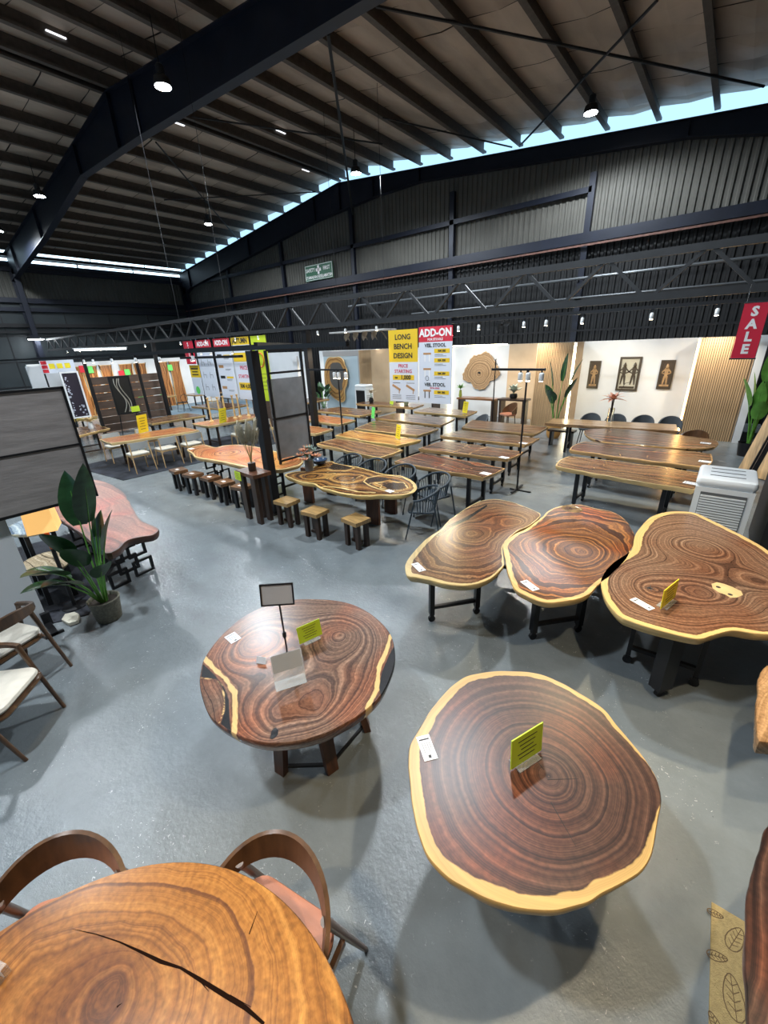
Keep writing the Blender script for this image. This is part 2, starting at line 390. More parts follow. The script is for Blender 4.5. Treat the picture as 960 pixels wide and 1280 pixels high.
# ------------------------------------------------------------------ building envelope
XL, XR, YB, YF = -33.0, 1.75, 17.7, -8.5
RX, RZ, SL = -16.3, 10.5, .11
roofz = lambda x: RZ-SL*abs(x-RX)
def corrugated(name, a, b_, z0, zf, m, pitch=.20, d=.035, parent=None):
    """trapezoid-ribbed sheet from plan point a to b_, bottom z0, top zf(x,y)"""
    a, b_ = Vector(a), Vector(b_); Ln = (b_-a).length; u = (b_-a)/Ln; nrm = Vector((-u.y, u.x)); mb = MB(); t = 0; pr = []
    while t < Ln:
        for dt, o in ((0, 0), (.28, 0), (.42, d), (.86, d)): pr.append((min(Ln, t+dt*pitch), o))
        t += pitch
    vs = []
    for t, o in pr:
        p = a+u*t+nrm*o; vs += [(p.x, p.y, z0), (p.x, p.y, zf(p.x, p.y))]
    mb.add(vs, [(2*i, 2*i+2, 2*i+3, 2*i+1) for i in range(len(pr)-1)])
    return mb.build(name, m, parent)
M_sheet = mat('galvanised_sheet', (.088, .085, .074), .7, .05, var=.16, scale=.9)
M_dsheet = mat('dark_sheet', (.0035, .004, .005), .6, .1, var=.3, scale=1.2)
M_dpanel = mat('dark_teal_panel', (.020, .028, .032), .55, .1, var=.25, scale=.8)
topz = lambda x, y: roofz(x)-.66
wb = struct(corrugated('wall_back', (XL, YB), (XR, YB), 6.0, topz, M_sheet, .21, .04))
lo = corrugated('lower_cladding', (XL, YB), (XR, YB), 0, lambda x, y: 6.0, M_dsheet, .21, .04, parent=wb); tag(lo, 'near-black ribbed lower cladding')
wl = struct(corrugated('wall_left', (XL, YF), (XL, YB), 6.05, lambda x, y: 7.75, M_sheet, .21, -.04))
lo = MB().box(XL-.06, XL, YF, YB, 0, 6.05)
lo.build('lower_cladding', M_dpanel, wl)
for y in (-6, -3.5, -1, 1.5, 4.0, 6.4, 9.5, 12, 14.5): MB().box(XL, XL+.03, y, y+.05, 0, 5.7).build('panel_joint', M_black, wl)
for z in (1.3, 2.7, 4.1): MB().box(XL, XL+.035, YF, YB, z, z+.05).build('panel_joint', M_black, wl)
for i, (y0, y1, z) in enumerate(((YF, YB, 6.0), (YF, YB, 5.55), (YF, YB, 7.6), (YF, YB, 4.7))):
    MB().box(XL+.02, XL+.22, y0, y1, z-.1, z+.1 if i else z+.16).build('girt', M_navy if i < 3 else M_black, wl)
struct(corrugated('wall_right', (XR, YB), (XR, YF), 0, lambda x, y: 8.2, M_dsheet, .21, .04))
wf = struct(MB().box(XL, XR, YF-.1, YF, 5.0, 8.2).build('wall_front', M_sheet))
for x0, x1 in ((-33, -24), (-16, -9), (-3, 1.75)): MB().box(x0, x1, YF-.1, YF, 0, 5).build('wall_bay', M_dpanel, wf)
# eave: two translucent strips whose own glow stands in for daylight
M_day = mat('translucent_strip', (.7, .85, .95), .5, emit=(.62, .85, 1.0), es=2.6)
ev = wl
y = YF
while y < YB-.2:
    y2 = min(y+3.25, YB-.1)
    MB().box(XL+.02, XL+.05, y+.05, y2-.04, 8.02, 8.16).build('translucent_strip', M_day, ev)
    MB().box(XL+.30, XL+.33, y+.75, min(y2+.68, YB-.2), 8.38, 8.50).build('translucent_strip', M_day, ev)
    y = y2
MB().box(XL-.05, XL+.02, YF, YB, 7.75, 8.7).build('eave_board', M_navy, wl)
MB().box(XL+.02, XL+.30, YF, YB, 8.22, 8.36).build('eave_beam', M_black, wl)

# roof: insulated sheet panels with seams, purlins below
M_roof = mat('foil_insulation', (.42, .34, .27), .55, var=.22, scale=1.4, bump=.5, bscale=3, stretch=(1, .3, 1))
M_roof2 = mat('foil_insulation_dark', (.36, .29, .23), .55, var=.25, scale=1.8, bump=.5, bscale=3, stretch=(1, .3, 1))  # slightly darker insulation tone, given to panels at random
M_seam = mat('insulation_tape', (.03, .027, .025), .6)
roof = MB(); rt = 17.72
for xa, xb in ((XL-.3, RX), (RX, XR+.3)):
    roof.add([(xa, YF-.2, roofz(xa)+.06), (xb, YF-.2, roofz(xb)+.06), (xb, rt, roofz(xb)+.06), (xa, rt, roofz(xa)+.06),
              (xa, YF-.2, roofz(xa)+.1), (xb, YF-.2, roofz(xb)+.1), (xb, rt, roofz(xb)+.1), (xa, rt, roofz(xa)+.1)],
             [(0,3,2,1),(4,5,6,7),(0,1,5,4),(1,2,6,5),(2,3,7,6),(3,0,4,7)])
ceil = struct(roof.build('ceiling', M_seam))
PX = [RX-1.43*k-.2 for k in range(12)][::-1] + [RX+1.43*k+.2 for k in range(13)]
PX = [x for x in PX if XL < x < XR]
bounds = sorted(PX+[RX]); bounds = [XL-.2]+bounds+[XR+.2]
ys = [YF]; k = 0
while ys[-1] < 17.6: ys.append(ys[-1]+1.22)
for xa, xb in zip(bounds, bounds[1:]):
    if xb-xa < .5: continue
    for j, (ya, yb) in enumerate(zip(ys, ys[1:])):
        if ya < -4: continue
        yb = min(yb, 17.72); s = .022+rnd.random()*.035; sg = rnd.random()*.03
        za, zb = roofz(xa), roofz(xb); xm = (xa+xb)/2; zm = roofz(xm)-.02-sg
        MB().add([(xa, ya+s, za+.03), (xm, ya+s, zm+.02), (xb, ya+s, zb+.03), (xa, yb, za+.03), (xm, yb, zm), (xb, yb, zb+.03), (xm, (ya+yb)/2, zm-.02), (xa, (ya+yb)/2, za+.03), (xb, (ya+yb)/2, zb+.03)],
                 [(0, 7, 6, 1), (7, 3, 4, 6), (1, 6, 8, 2), (6, 4, 5, 8)]).build('insulation_panel', M_roof if rnd.random() < .6 else M_roof2, ceil)
M_purlin = mat('purlin_steel', (.075, .062, .052), .55, .1, var=.2)
for x in PX:
    z = roofz(x); pm = MB(); pm.box(x-.05, x-.02, YF, 17.7, z-.30, z+.03).box(x-.05, x+.09, YF, 17.7, z-.32, z-.30).box(x+.07, x+.09, YF, 17.7, z-.30, z-.26)
    pm.build('purlin', M_purlin, ceil)
# small roof lights
M_sky = mat('rooflight', (.8, .85, .9), .5, emit=(.92, .94, 1), es=.9)
for (px, py, sx, sy) in ((67, 46, .42, .42), (347, 166, .42, .42), (385, 211, .4, .4), (227, 152, .4, .35), (322, 290, .001, .001))[:4]:
    p = at(px, py, 10.0)
    for _ in range(4): p = at(px, py, roofz(p.x)-.12)
    MB().box(-sx/2, sx/2, -sy/2, sy/2, -.012, .012).build('roof_light', M_sky, ceil, loc=p, rot=(0, math.atan(SL if p.x > RX else -SL), 0))

# portal frames: tapered haunched rafters (web, flanges, stiffeners) and columns
def portal(y, bot, colw=.9, name='steel_frame', gap=.34):
    r = thing(name, None, None, (0, y, 0)); r['kind'] = 'structure'
    xs = [x for x, z in bot]
    def bz(x):
        for (x0, z0), (x1, z1) in zip(bot, bot[1:]):
            if x0 <= x <= x1: return z0+(z1-z0)*(x-x0)/(x1-x0)
        return bot[-1][1]
    top = lambda x: roofz(x)-gap
    px = sorted(set(xs+[RX]))
    poly = [(x, bz(x)) for x in px]+[(x, top(x)) for x in px[::-1]]
    MB().wall(poly, -.01, .01).build('web', M_navy, r)
    f = MB()
    for x0, x1 in zip(px, px[1:]):
        f.bar((x0, 0, bz(x0)), (x1, 0, bz(x1)), .26, .03)
    f.build('bottom_flange', M_navy, r)
    f = MB()
    for x0, x1 in zip(px, px[1:]): f.bar((x0, 0, top(x0)), (x1, 0, top(x1)), .26, .03)
    f.build('top_flange', M_navy, r)
    for x in bot[1:-1]+[(RX, 0)]:
        MB().box(x[0]-.01, x[0]+.01, -.12, .12, bz(x[0]), top(x[0])).build('stiffener', M_navy, r)
    for xa, dx in ((XL+.1, 1), (XR-.1, -1)):
        c = MB(); zt = bz(xa)
        c.box(min(xa, xa+dx*.5), max(xa, xa+dx*.5), -.01, .01, 0, zt+.6)
        c.bar((xa+dx*.02, 0, 0), (xa+dx*.02, 0, zt+.8), .03, .26, up=(0, 1, 0)); c.bar((xa+dx*.45, 0, 0), (xa+dx*.62, 0, zt+.3), .03, .26, up=(0, 1, 0))
        c.build('column', M_navy, r)
    return r
portal(7.6, [(XL+.1, 7.0), (-31.2, 7.25), (-25.9, 7.9), (-19.7, 8.89), (-14.8, 8.73), (-6.1, 8.25), (-1.2, 7.9), (XR-.1, 7.1)])
portal(17.45, [(XL+.1, 6.7), (-31.5, 7.2), (-24.0, 8.1), (-18.1, 8.8), (-14.2, 9.03), (-11.7, 9.05), (-2.35, 8.05), (XR-.1, 7.2)], gap=.50)
portal(-2.6, [(XL+.1, 7.0), (-25.9, 8.2), (-19.7, 8.89), (-6.1, 8.25), (XR-.1, 7.1)])
# gable posts and girts
for x in (-26.9, -21.3, -15.8, -10.2, -4.85):
    g = MB().box(x-.1, x+.1, -.08, .08, 0, roofz(x)-1.4); g.build('gable_post', M_navy, wb, loc=(0, YB-.12, 0))
MB().box(XL, XR, YB-.28, YB-.08, 5.82, 6.14).build('girt', M_navy, wb)
MB().box(XL, XR, YB-.34, YB-.28, 5.72, 5.78).build('cable_tray', mat('rusty_conduit', (.13, .06, .045), .6, var=.4), wb)
MB().box(XL, -4.85, YB-.2, YB-.08, 7.30, 7.47).build('girt', M_navy, wb)
MB().box(XL, XR, YB-.2, YB-.08, 3.95, 4.1).build('girt', M_dsheet, wb)
# service pipe running along the gable
pp = thing('steel_pipe', 'grey pipe running level along the dark rear cladding above the showroom partitions', 'pipe', (0, YB-.5, 4.0))
MB().tube([(-16, 0, .72), (XR, 0, .72)], .05).build('pipe_run', mat('grey_pipe', (.10, .11, .12), .4, .3), pp)
MB().tube([(-12, -.06, .1), (XR, -.06, .1)], .035).build('lower_pipe_run', MC['grey_pipe'], pp)
for x in (-14, -10.2, -4.85, 0): MB().box(x-.03, x+.03, -.06, .14, .6, .68).build('pipe_bracket', M_black, pp)

# roof rods (X bracing, hanger) and cables
def onroof(px, py, off=.34):
    p = at(px, py, 9.5)
    for _ in range(12): p = at(px, py, roofz(p.x)-off)
    return p
def rod(label, a, b_, r=.03, name='bracing_rod', cat='steel rod'):
    o = MB().tube([a, b_], r).build(name, M_truss, ceil); return o
rod('long bracing rod crossing the roof from the big rafter to the right gable corner', onroof(470, 8), onroof(955, 108))
rod('bracing rod slanting up to the top right, crossing the long one', onroof(650, 182), onroof(822, 0))
rod('thin bracing rod running near level from the big rafter to the gable light strip', onroof(205, 250), onroof(395, 240), .025)
rod('bracing rod slanting down right from the big rafter towards the gable strip', onroof(195, 178), onroof(300, 302), .03)
rod('bracing rod running right from the big rafter above the middle lamp', onroof(478, 147, .34), onroof(640, 184, .34), .025)
rod('bracing rod starting at the big rafter kink, left of the small roof light', onroof(240, 146), onroof(478, 180), .028)
p = onroof(410, 42); q = ony(441, 268, YB-.35)
rod('thin steel hanger strut dropping from the rafter past the middle lamp', p, q, .04, 'hanger_strut')

# highbay lamps
def highbay(x, y, label):
    r = thing('highbay_lamp', label, 'lamp', (x, y, 8.42), group='highbay lamps hung from the roof')
    MB().lathe([(.05, .42), (.09, .38), (.09, .22), (.16, .18), (.19, .06), (.19, .02)], 20).build('housing', M_truss, r, True)
    MB().lathe([(.17, .012), (.17, .019)], 20).build('lens', M_bulb, r)
    MB().tube([(0, 0, .42), (0, 0, roofz(x)-8.42-.32)], .012, 6).build('cable', M_black, r)
    return r
names = ['bright highbay lamp nearest the big rafter, upper left', 'highbay lamp at the far left edge beyond the big rafter', 'highbay lamp above the left end of the gable rafter',
         'highbay lamp hanging before the gable light strip in the middle', 'highbay lamp at upper right below the crossing bracing rods',
         'highbay lamp above the round slab tables, over the top edge of the photo', 'highbay lamp overhead behind the camera side', 'highbay lamp overhead above the left aisle',
         'highbay lamp out of frame over the far left aisle', 'highbay lamp hidden left of the big rafter end']
for (x, y), nme in zip(HIGHBAY, names):
    if y > 4: highbay(x, y, nme)
    else: highbay(x, y, nme)

# ------------------------------------------------------------------ lattice truss and light rails
def lattice(name, label, x0, x1, y, zb, zt, bay, m=M_truss, cat='truss'):
    r = thing(name, label, cat, (x0, y, zb)); Lx = x1-x0; h = zt-zb
    MB().box(0, Lx, -.04, .04, h-.05, h+.05).build('top_chord', m, r)
    MB().box(0, Lx, -.04, .04, -.05, .05).build('bottom_chord', m, r)
    n = int(Lx/bay)
    for i in range(n):
        a = i*bay
        MB().bar((a+.08, 0, .04), (a+bay*.46, 0, h-.04), .05).build('diagonal', m, r)
        MB().bar((a+bay*.54, 0, h-.04), (a+bay-.08, 0, .04), .05).build('diagonal', m, r)
    return r
lattice('lattice_truss', 'long black lattice truss spanning the hall above the showroom', XL+.6, XR-.3, 8.0, 3.32, 3.90, 1.30)
tt = thing('lattice_truss', 'lower parallel black lattice truss seen behind the long one', 'truss', (0, 0, 0))
def rail(label, a, b_, w=.09, h=.09, name='light_rail', cat='rail', m=M_black):
    o = MB().bar(a, b_, w, h).build(name, m); return tag(o, label, cat)
bpy.data.objects.remove(tt)
rail('black overhead rail in front of the left display tables', (-31, 4.18, 2.84), (-3.95, 4.18, 2.84), .06, .06)
rail('black cross rail running from the near post towards the rear post', (-6.12, 4.3, 2.90), (-9.15, 8.02, 2.90), .06, .06)
rail('thin black pipe rail high along the dark left wall', (-32.8, -4, 4.35), (-32.8, 17, 4.35), .1, .1)
rail('black light track under the truss on the right side', (-4.6, 8.0, 3.18), (1.2, 8.0, 3.18), .05, .05)
rail('black light track hung above the right showroom bay', (-8.4, 13.6, 2.98), (1.2, 13.6, 2.98), .05, .05)
rail('black light track before the hanging stool posters', (-16.5, 7.3, 2.93), (-8.9, 7.3, 2.93), .05, .06)
# posts under the truss
def post(label, px, py, wd=.12, z=2.92):
    p = at(px, py); r = thing('steel_post', label, 'post', p)
    MB().box(-wd/2, wd/2, -wd/2, wd/2, .01, z).build('shaft', M_black, r)
    MB().box(-wd*.9, wd*.9, -wd*.9, wd*.9, 0, .012).build('foot_plate', M_black, r)
    return r
post('thick black post beside the pedestal with dried grass', 345, 640, .15, 2.805)
post('thick black post right of the grey mesh screen', 397, 560, .16, 3.26)
post('black post right of the swirl painting, near the slab display', 215, 533, .13, 3.26)
post('thin black post left of the slab display round-back chair', 192, 538, .08, 2.9)
post('thin black post just left of the swirl painting', 137, 560, .08, 2.9)
post('thin black post right behind the black flower painting', 118, 548, .06, 2.9)
post('black post between the sale strip and the stool posters', 262, 524, .08, 2.9)
# spot heads
def spot(loc, label, lit=True, grp='track spotlights'):
    r = thing('track_spotlight', label, 'spotlight', loc, group=grp); r.scale = (.8, .8, .8)
    MB().box(-.02, .02, -.02, .02, -.06, 0).build('stem', M_black, r)
    MB().lathe([(.028, 0), (.036, .02), (.036, .10), (.02, .12)], 12, (0, 0, -.18)).build('housing', M_white, r, True)
    MB().lathe([(.03, -.004), (.03, .0)], 12, (0, 0, -.18)).build('lens', M_warm, r)
    return r
i = 0
ORD = ['first', 'second', 'third', 'fourth', 'fifth', 'sixth', 'seventh', 'eighth', 'ninth', 'tenth']
for k, x in enumerate((-8.6, -7.6, -6.6, -4.45, -4.0, -3.1, -2.7, -2.1, -1.1, -.3)[::-1]):
    spot((x, 8.0, 3.155 if x > -4.6 else 3.27), ORD[k]+' white spotlight from the right under the right half of the truss')
for k, x in enumerate((-29, -27, -24, -22, -19, -16, -14.2, -12.4, -11.2)): spot((x, 8.0, 3.27), ORD[k]+' white spotlight from the left under the left half of the truss')
for k, x in enumerate((-13.4, -12.8, -11.6, -10.4)): spot((x, 7.3, 2.90), ORD[k]+' white spotlight from the left on the track before the hanging boards')
for k, x in enumerate((-14, -13.3, -12, -10.6, -9.4, -8.0)): spot((x, 4.18, 2.81), ORD[k]+' white spotlight from the left on the near overhead rail')
# warm light of the spots that are lit
for (x, y, z, tx, ty) in ((-2.6, 8, 3.0, -3.4, 6.6), (-1.0, 8, 3.0, -1.0, 8.6), (-6.4, 8, 3.0, -6.2, 7.2), (-8.8, 8, 3.0, -9.4, 9.2), (-7.2, 4.18, 2.8, -7.6, 4.8), (-4.6, 8, 3.0, -4.6, 4.8),
                          (-13, 7.3, 2.8, -12.4, 4.6), (-19, 8, 3.1, -18.6, 10), (-24, 8, 3.1, -24.5, 8)):
    lamp('spot_beam', 'SPOT', (x, y, z-.02), 150, (1, .83, .58), .04, (tx, ty, .4), 95, .8)
for x in (-7.5, -5.0, -2.8, -.4): lamp('spot_beam', 'SPOT', (x, 13.6, 2.9), 110, (1, .86, .66), .04, (x, 15.2, 1.0), 110, .8)
for (x, y) in ((-15.5, 14.6), (-11.5, 14.0), (-18, 12)): lamp('spot_beam', 'SPOT', (x, y, 2.9), 130, (1, .93, .82), .05, (x, y+1, .5), 120, .8)
for (x, y) in ((-22.5, 5.5), (-22.5, 9), (-22.5, 12)): lamp('spot_beam', 'SPOT', (x, y, 2.9), 170, (1, .93, .82), .05, (x-1.4, y, .8), 120, .8)
# warm spots of the aisle side where the photographer stands; the last two are added
lamp('spot_beam', 'SPOT', (-.9, 5.0, 4.2), 330, (1, .80, .50), .06, (-.1, 4.4, .76), 75, .8)
lamp('spot_beam', 'SPOT', (-1.2, -.9, 4.3), 170, (1, .74, .42), .06, (-.7, -.3, .76), 60, .8)
lamp('spot_beam', 'SPOT', (.6, 1.9, 4.2), 200, (1, .82, .55), .06, (-.1, 1.6, .76), 80, .8)
lamp('spot_beam', 'SPOT', (-3.6, .4, 4.2), 70, (1, .72, .42), .05, (-3.45, .32, 0), 22, .9)  # unseen narrow lamp, added to put a warm pool on the left floor
lamp('spot_beam', 'SPOT', (.7, 3.3, 4.2), 120, (1, .80, .50), .05, (.5, 2.9, 0), 34, .9)  # added lamp without a fixture, makes the yellowish pool on the right floor
# ------------------------------------------------------------------ woods
SAP = (.66, .40, .135)
W_suar = wood_top('suar_brown', (.016, .007, .006), (.070, .030, .019), (.165, .080, .048), SAP, freq=30, warp=.035, rough=.34, heart=(1.7, .95, .6))
W_suarB = wood_top('suar_orange', (.020, .008, .006), (.12, .045, .016), (.48, .21, .060), (.70, .44, .17), freq=19, warp=.24, rough=.36, heart=(1.2, .72, .40))
W_suarA = wood_top('suar_olive', (.040, .020, .012), (.14, .068, .030), (.34, .190, .085), (.62, .45, .20), freq=20, warp=.22, rough=.26, heart=(.9, .6, .5))
W_suarC = wood_top('suar_tan', (.060, .032, .020), (.19, .105, .062), (.36, .225, .14), (.74, .50, .20), freq=30, warp=.06, rough=.22, heart=(.85, .62, .5))
W_honey = wood_top('honey_suar', (.13, .045, .012), (.34, .135, .026), (.50, .225, .050), (.7, .4, .12), freq=11, warp=.16, rough=.24, heart=(.42, .34, .36))
W_resin = wood_top('resin_suar', (.040, .020, .015), (.14, .075, .048), (.30, .175, .115), (.78, .50, .20), freq=30, warp=.12, rough=.27, heart=(1.6, .8, .40))
W_live = wood_top('orange_raintree', (.14, .040, .014), (.42, .17, .060), (.62, .31, .12), (.78, .56, .27), freq=14, warp=.14, rough=.2, heart=(.9, .6, .5))
W_swirl = wood_top('dark_swirl', (.022, .010, .006), (.11, .050, .018), (.34, .175, .050), (.80, .55, .20), freq=16, warp=.16, rough=.15, heart=(1.2, .8, .5))
W_t = wood_top('espresso_slab', (.014, .008, .006), (.070, .036, .022), (.26, .14, .075), (.55, .33, .14), freq=9, warp=.16, rough=.24, heart=(1.3, .62, .35))
W_s = wood_top('toffee_slab', (.040, .018, .009), (.15, .075, .030), (.38, .21, .09), (.60, .40, .17), freq=9, warp=.16, rough=.24, heart=(.7, .5, .45))
W_s2 = wood_top('golden_slab', (.12, .050, .014), (.36, .18, .040), (.58, .32, .08), (.70, .48, .17), freq=8, warp=.14, rough=.24, heart=(.7, .5, .4))
W_red = wood_top('terracotta_slab', (.10, .030, .016), (.26, .085, .045), (.36, .14, .09), (.10, .045, .03), freq=9, warp=.18, rough=.45, heart=(1.3, .5, .3))
W_plank = wood_top('blond_plank', (.20, .105, .045), (.38, .215, .10), (.52, .32, .16), (.6, .4, .2), freq=12, warp=.08, rough=.22)
M_side = mat('slab_timber', (.17, .075, .03), .3, var=.5, scale=12, stretch=(.3, 3, 3), coat=.3)
M_stool = mat('natural_stool_wood', (.40, .24, .09), .35, var=.4, scale=16, stretch=(.3, 3, 1), coat=.2)
M_stoold = mat('dark_stool_wood', (.12, .06, .028), .35, var=.5, scale=16, stretch=(.3, 3, 1), coat=.2)

ZT = .76
def label_card(parent_loc, c, rz, w_=.15, h_=.09, label='', cat='price tag', group=None, m=None, z=ZT):
    r = thing('price_tag', label, cat, (c[0], c[1], z+.0025), rz, group)
    MB().box(-w_/2, w_/2, -h_/2, h_/2, 0, .0012).build('card', m or M_paper, r)
    k = MB()
    k.box(-w_*.36, -w_*.30, -h_*.38, h_*.38, .0013, .0016)
    for q in range(4): k.box(-w_*.2, w_*(.1+.1*(q % 2)), h_*(.28-.18*q), h_*(.32-.18*q), .0013, .0016)
    k.box(w_*.3, w_*.42, -h_*.1, h_*.1, .0013, .0016)
    k.build('printed_lines', M_ink, r)
    return r
def caster(mb, x, y, z0=0):
    n = 12; r_ = .038
    vs = []
    for s_ in (-.014, .014):
        vs += [(x+s_, y+math.cos(2*math.pi*k/n)*r_, z0+r_+math.sin(2*math.pi*k/n)*r_) for k in range(n)]
    mb.add(vs, [tuple(range(n)), tuple(range(n, 2*n))[::-1]]+[(k, n+k, n+(k+1) % n, (k+1) % n) for k in range(n)])
def trestle(parent, x, y, ln, rz, h, wheels=True, wd=.07, m=None, th=.05, mid=False):
    """trestle frame of two legs joined by a low rail and top plate; ln = leg spacing along local y"""
    e = bpy.data.objects.new('leg_frame', MB().box(-wd/2-.01, wd/2+.01, -ln/2-.03, ln/2+.03, h-.012, h).mesh('leg_frame', m or M_black))
    C.objects.link(e); e.parent = parent; e.location = (x, y, 0); e.rotation_euler = (0, 0, rz)
    z0 = .095 if wheels else 0
    MB().box(-.018, .018, -ln/2+th/2, ln/2-th/2, .16, .195).build('foot_rail', m or M_black, e)
    for s_ in ((-1, 1) if not mid else (-1, 0, 1)):
        lg = MB().box(-wd/2, wd/2, s_*ln/2-th/2, s_*ln/2+th/2, z0, h-.012).build('leg', m or M_black, e)
        if wheels:
            w_ = MB(); caster(w_, 0, s_*ln/2); w_.box(-.022, .022, s_*ln/2-.02, s_*ln/2+.02, .072, .096); w_.build('caster', M_black, e)
    return e

# ------------------------------------------------------------------ big round slice (foreground centre)
P_slice = crop(480, 820, 2.526, [(300,55),(380,48),(480,55),(560,85),(620,120),(690,165),(740,225),(790,285),(830,335),(860,390),(873,450),(862,520),(850,590),(825,660),(770,705),(690,745),(640,775),(560,798),(480,800),(400,788),(320,762),(250,725),(190,685),(140,630),(115,570),(95,490),(85,410),(80,340),(85,280),(110,235),(150,170),(200,110),(250,70)])
o_ = [at(*p, ZT) for p in P_slice]; cc = sum(o_, Vector())/len(o_)
r = thing('slice_table', 'large round cross-cut slab table with bright yellow sapwood rim and dark brown rings', 'table', (cc.x, cc.y, 0))
hc = at(*crop(480, 820, 2.526, [(520, 380)])[0], ZT)
def sf(a):   # narrow to the right-rear, wide at left and front
    return .040+.014*np.cos(a+2.6)-.028*np.exp(-((a-.55)/.5)**2)
slab('tabletop', o_, ZT, .085, W_suar, r, (cc.x, cc.y, 0), [(hc.x, hc.y)], sapf=sf, nt=260, nr=46, live=.003, seed=3, ctr=hc, inset=.02)
for k in range(3):
    a = 2*math.pi*k/3+1.2
    MB().bar((.24*math.cos(a)-.1, .24*math.sin(a)+.15, 0), (.16*math.cos(a)-.04, .16*math.sin(a)+.04, ZT-.12), .06).build('leg', M_black, r)
MB().lathe([(.22, ZT-.12), (.22, ZT-.087)], 20).build('top_plate', M_black, r)
for (ax, ay, bx, by) in ((0, -.02, .08, .05), (-.03, .02, -.1, .06), (.05, -.12, .13, -.16)):   # radial checks
    MB().bar((hc.x-cc.x+ax, hc.y-cc.y+ay, ZT+.0006), (hc.x-cc.x+bx*1.5, hc.y-cc.y+by*1.5, ZT+.0006), .0035, .001, w2=.001).build('check_crack', M_ink, r)
# bark pocket on the front side of the edge
p = at(*crop(480, 820, 2.526, [(585, 803)])[0], ZT-.05)
def cardboard(c, rz, tilt, w_, h_, m, label, cat='sign', lines=True, textstr=None, z=ZT, stand=True, name='price_sign', group=None, face=1):
    """card held upright on a small acrylic foot. width along local x, front faces local -y"""
    r = thing(name, label, cat, (c[0], c[1], z), rz, group)
    e = MB().box(-w_/2, w_/2, -.003, .003, 0, h_).build('card', m, r, loc=(0, 0, .012), rot=(tilt, 0, 0))
    k = MB()
    for q in range(5):
        ww = w_*(.30-.05*((q*7) % 3)); k.box(-ww, ww, -.0042, -.0032, h_*(.80-.15*q), h_*(.825-.15*q))
        k.box(-ww, ww, .0032, .0042, h_*(.80-.15*q), h_*(.825-.15*q))
    k.build('printed_lines', M_ink, e)
    if stand: MB().box(-w_*.35, w_*.35, -.035, .045, 0, .008).build('acrylic_foot', M_acr, r)
    return r
q1, q2 = at(638, 964, ZT), at(676, 939, ZT)
vd = (q2-q1); rz_ = math.atan2(vd.y, vd.x); ct = (q1+q2)/2
cardboard(ct, rz_, math.radians(-4), vd.length, .19, M_lime, 'lime price card standing on the big yellow-rimmed round slab', name='price_sign')
lc = at(*crop(480, 820, 2.526, [(135, 290)])[0], ZT)
label_card(None, lc, math.radians(-38), .15, .075, 'scalloped white price tag at the left rim of the big round slab table')

# ------------------------------------------------------------------ round resin table (left of it)
f2 = lambda L: crop(220, 700, 3.2, L)
P = f2([(100,450),(112,400),(150,340),(200,285),(260,235),(330,195),(400,170),(480,158),(560,157),(640,163),(710,180),(770,210),(820,250),(855,295),(872,350),(873,410),(855,470),(825,530),(790,570),(730,620),(670,655),(600,690),(520,715),(440,728),(360,730),(290,715),(230,690),(170,655),(130,610),(105,540),(97,490)])
o_ = [at(*p, ZT) for p in P]; cc = sum(o_, Vector())/len(o_)
r = thing('round_table', 'round walnut-brown table with black resin pockets at both edges and splayed wooden legs', 'table', (cc.x, cc.y, 0))
A = lambda L: [at(*p, ZT) for p in f2(L)]
v1 = A([(112,390),(150,432),(200,478),(235,530),(238,600),(233,695)]); v2 = A([(862,300),(838,370),(812,430),(803,520),(765,592)]); v3 = A([(150,470),(185,500),(195,560),(190,610),(168,665)]); v4 = A([(100,472),(145,476)])
slab('tabletop', o_, ZT, .085, W_resin, r, (cc.x, cc.y, 0), [A([(300,330)])[0][:2], A([(565,615)])[0][:2], A([(660,300)])[0][:2], A([(385,680)])[0][:2]], sapw=-.01, nt=240, nr=54, live=.001, seed=5,
     veins=[(v1, .016), (v2, .013), (v3, .004), (v4, .004)],
     resin=[A([(108,415),(150,455),(190,505),(212,560),(215,640),(222,690),(178,655),(196,600),(194,530),(165,478),(100,468)]), A([(880,330),(850,385),(822,450),(812,510),(820,548),(862,490),(884,410)]), A([(393,662),(410,680),(408,700),(388,718),(374,716),(380,690)])], inset=.015)
for (gx, gy) in ((352, 965), (412, 965), (458, 912)):
    pass
LG = [(-.30, -.34), (.20, -.42), (.46, .12), (-.05, .44), (-.50, .10)]
g1, g2, g3 = at(352, 965), at(415, 963), at(459, 910)
feet = [g1-cc, g2-cc, g3-cc, Vector((-.1, .62, 0)), Vector((-.62, .15, 0))]
for f in feet:
    MB().bar((f.x, f.y, 0), (f.x*.72, f.y*.72, ZT-.087), .085, .05, up=(f.x, f.y, 0), w2=.11).build('leg', M_bwood, r)
for a_, b_ in ((0, 1), (1, 2), (2, 3), (3, 4), (4, 0)):
    MB().bar((feet[a_].x*.97, feet[a_].y*.97, .05), (feet[b_].x*.97, feet[b_].y*.97, .05), .02).build('stretcher', M_black, r)
    MB().bar((feet[a_].x*.74, feet[a_].y*.74, ZT-.1), (feet[b_].x*.74, feet[b_].y*.74, ZT-.1), .03).build('top_rail', M_black, r)
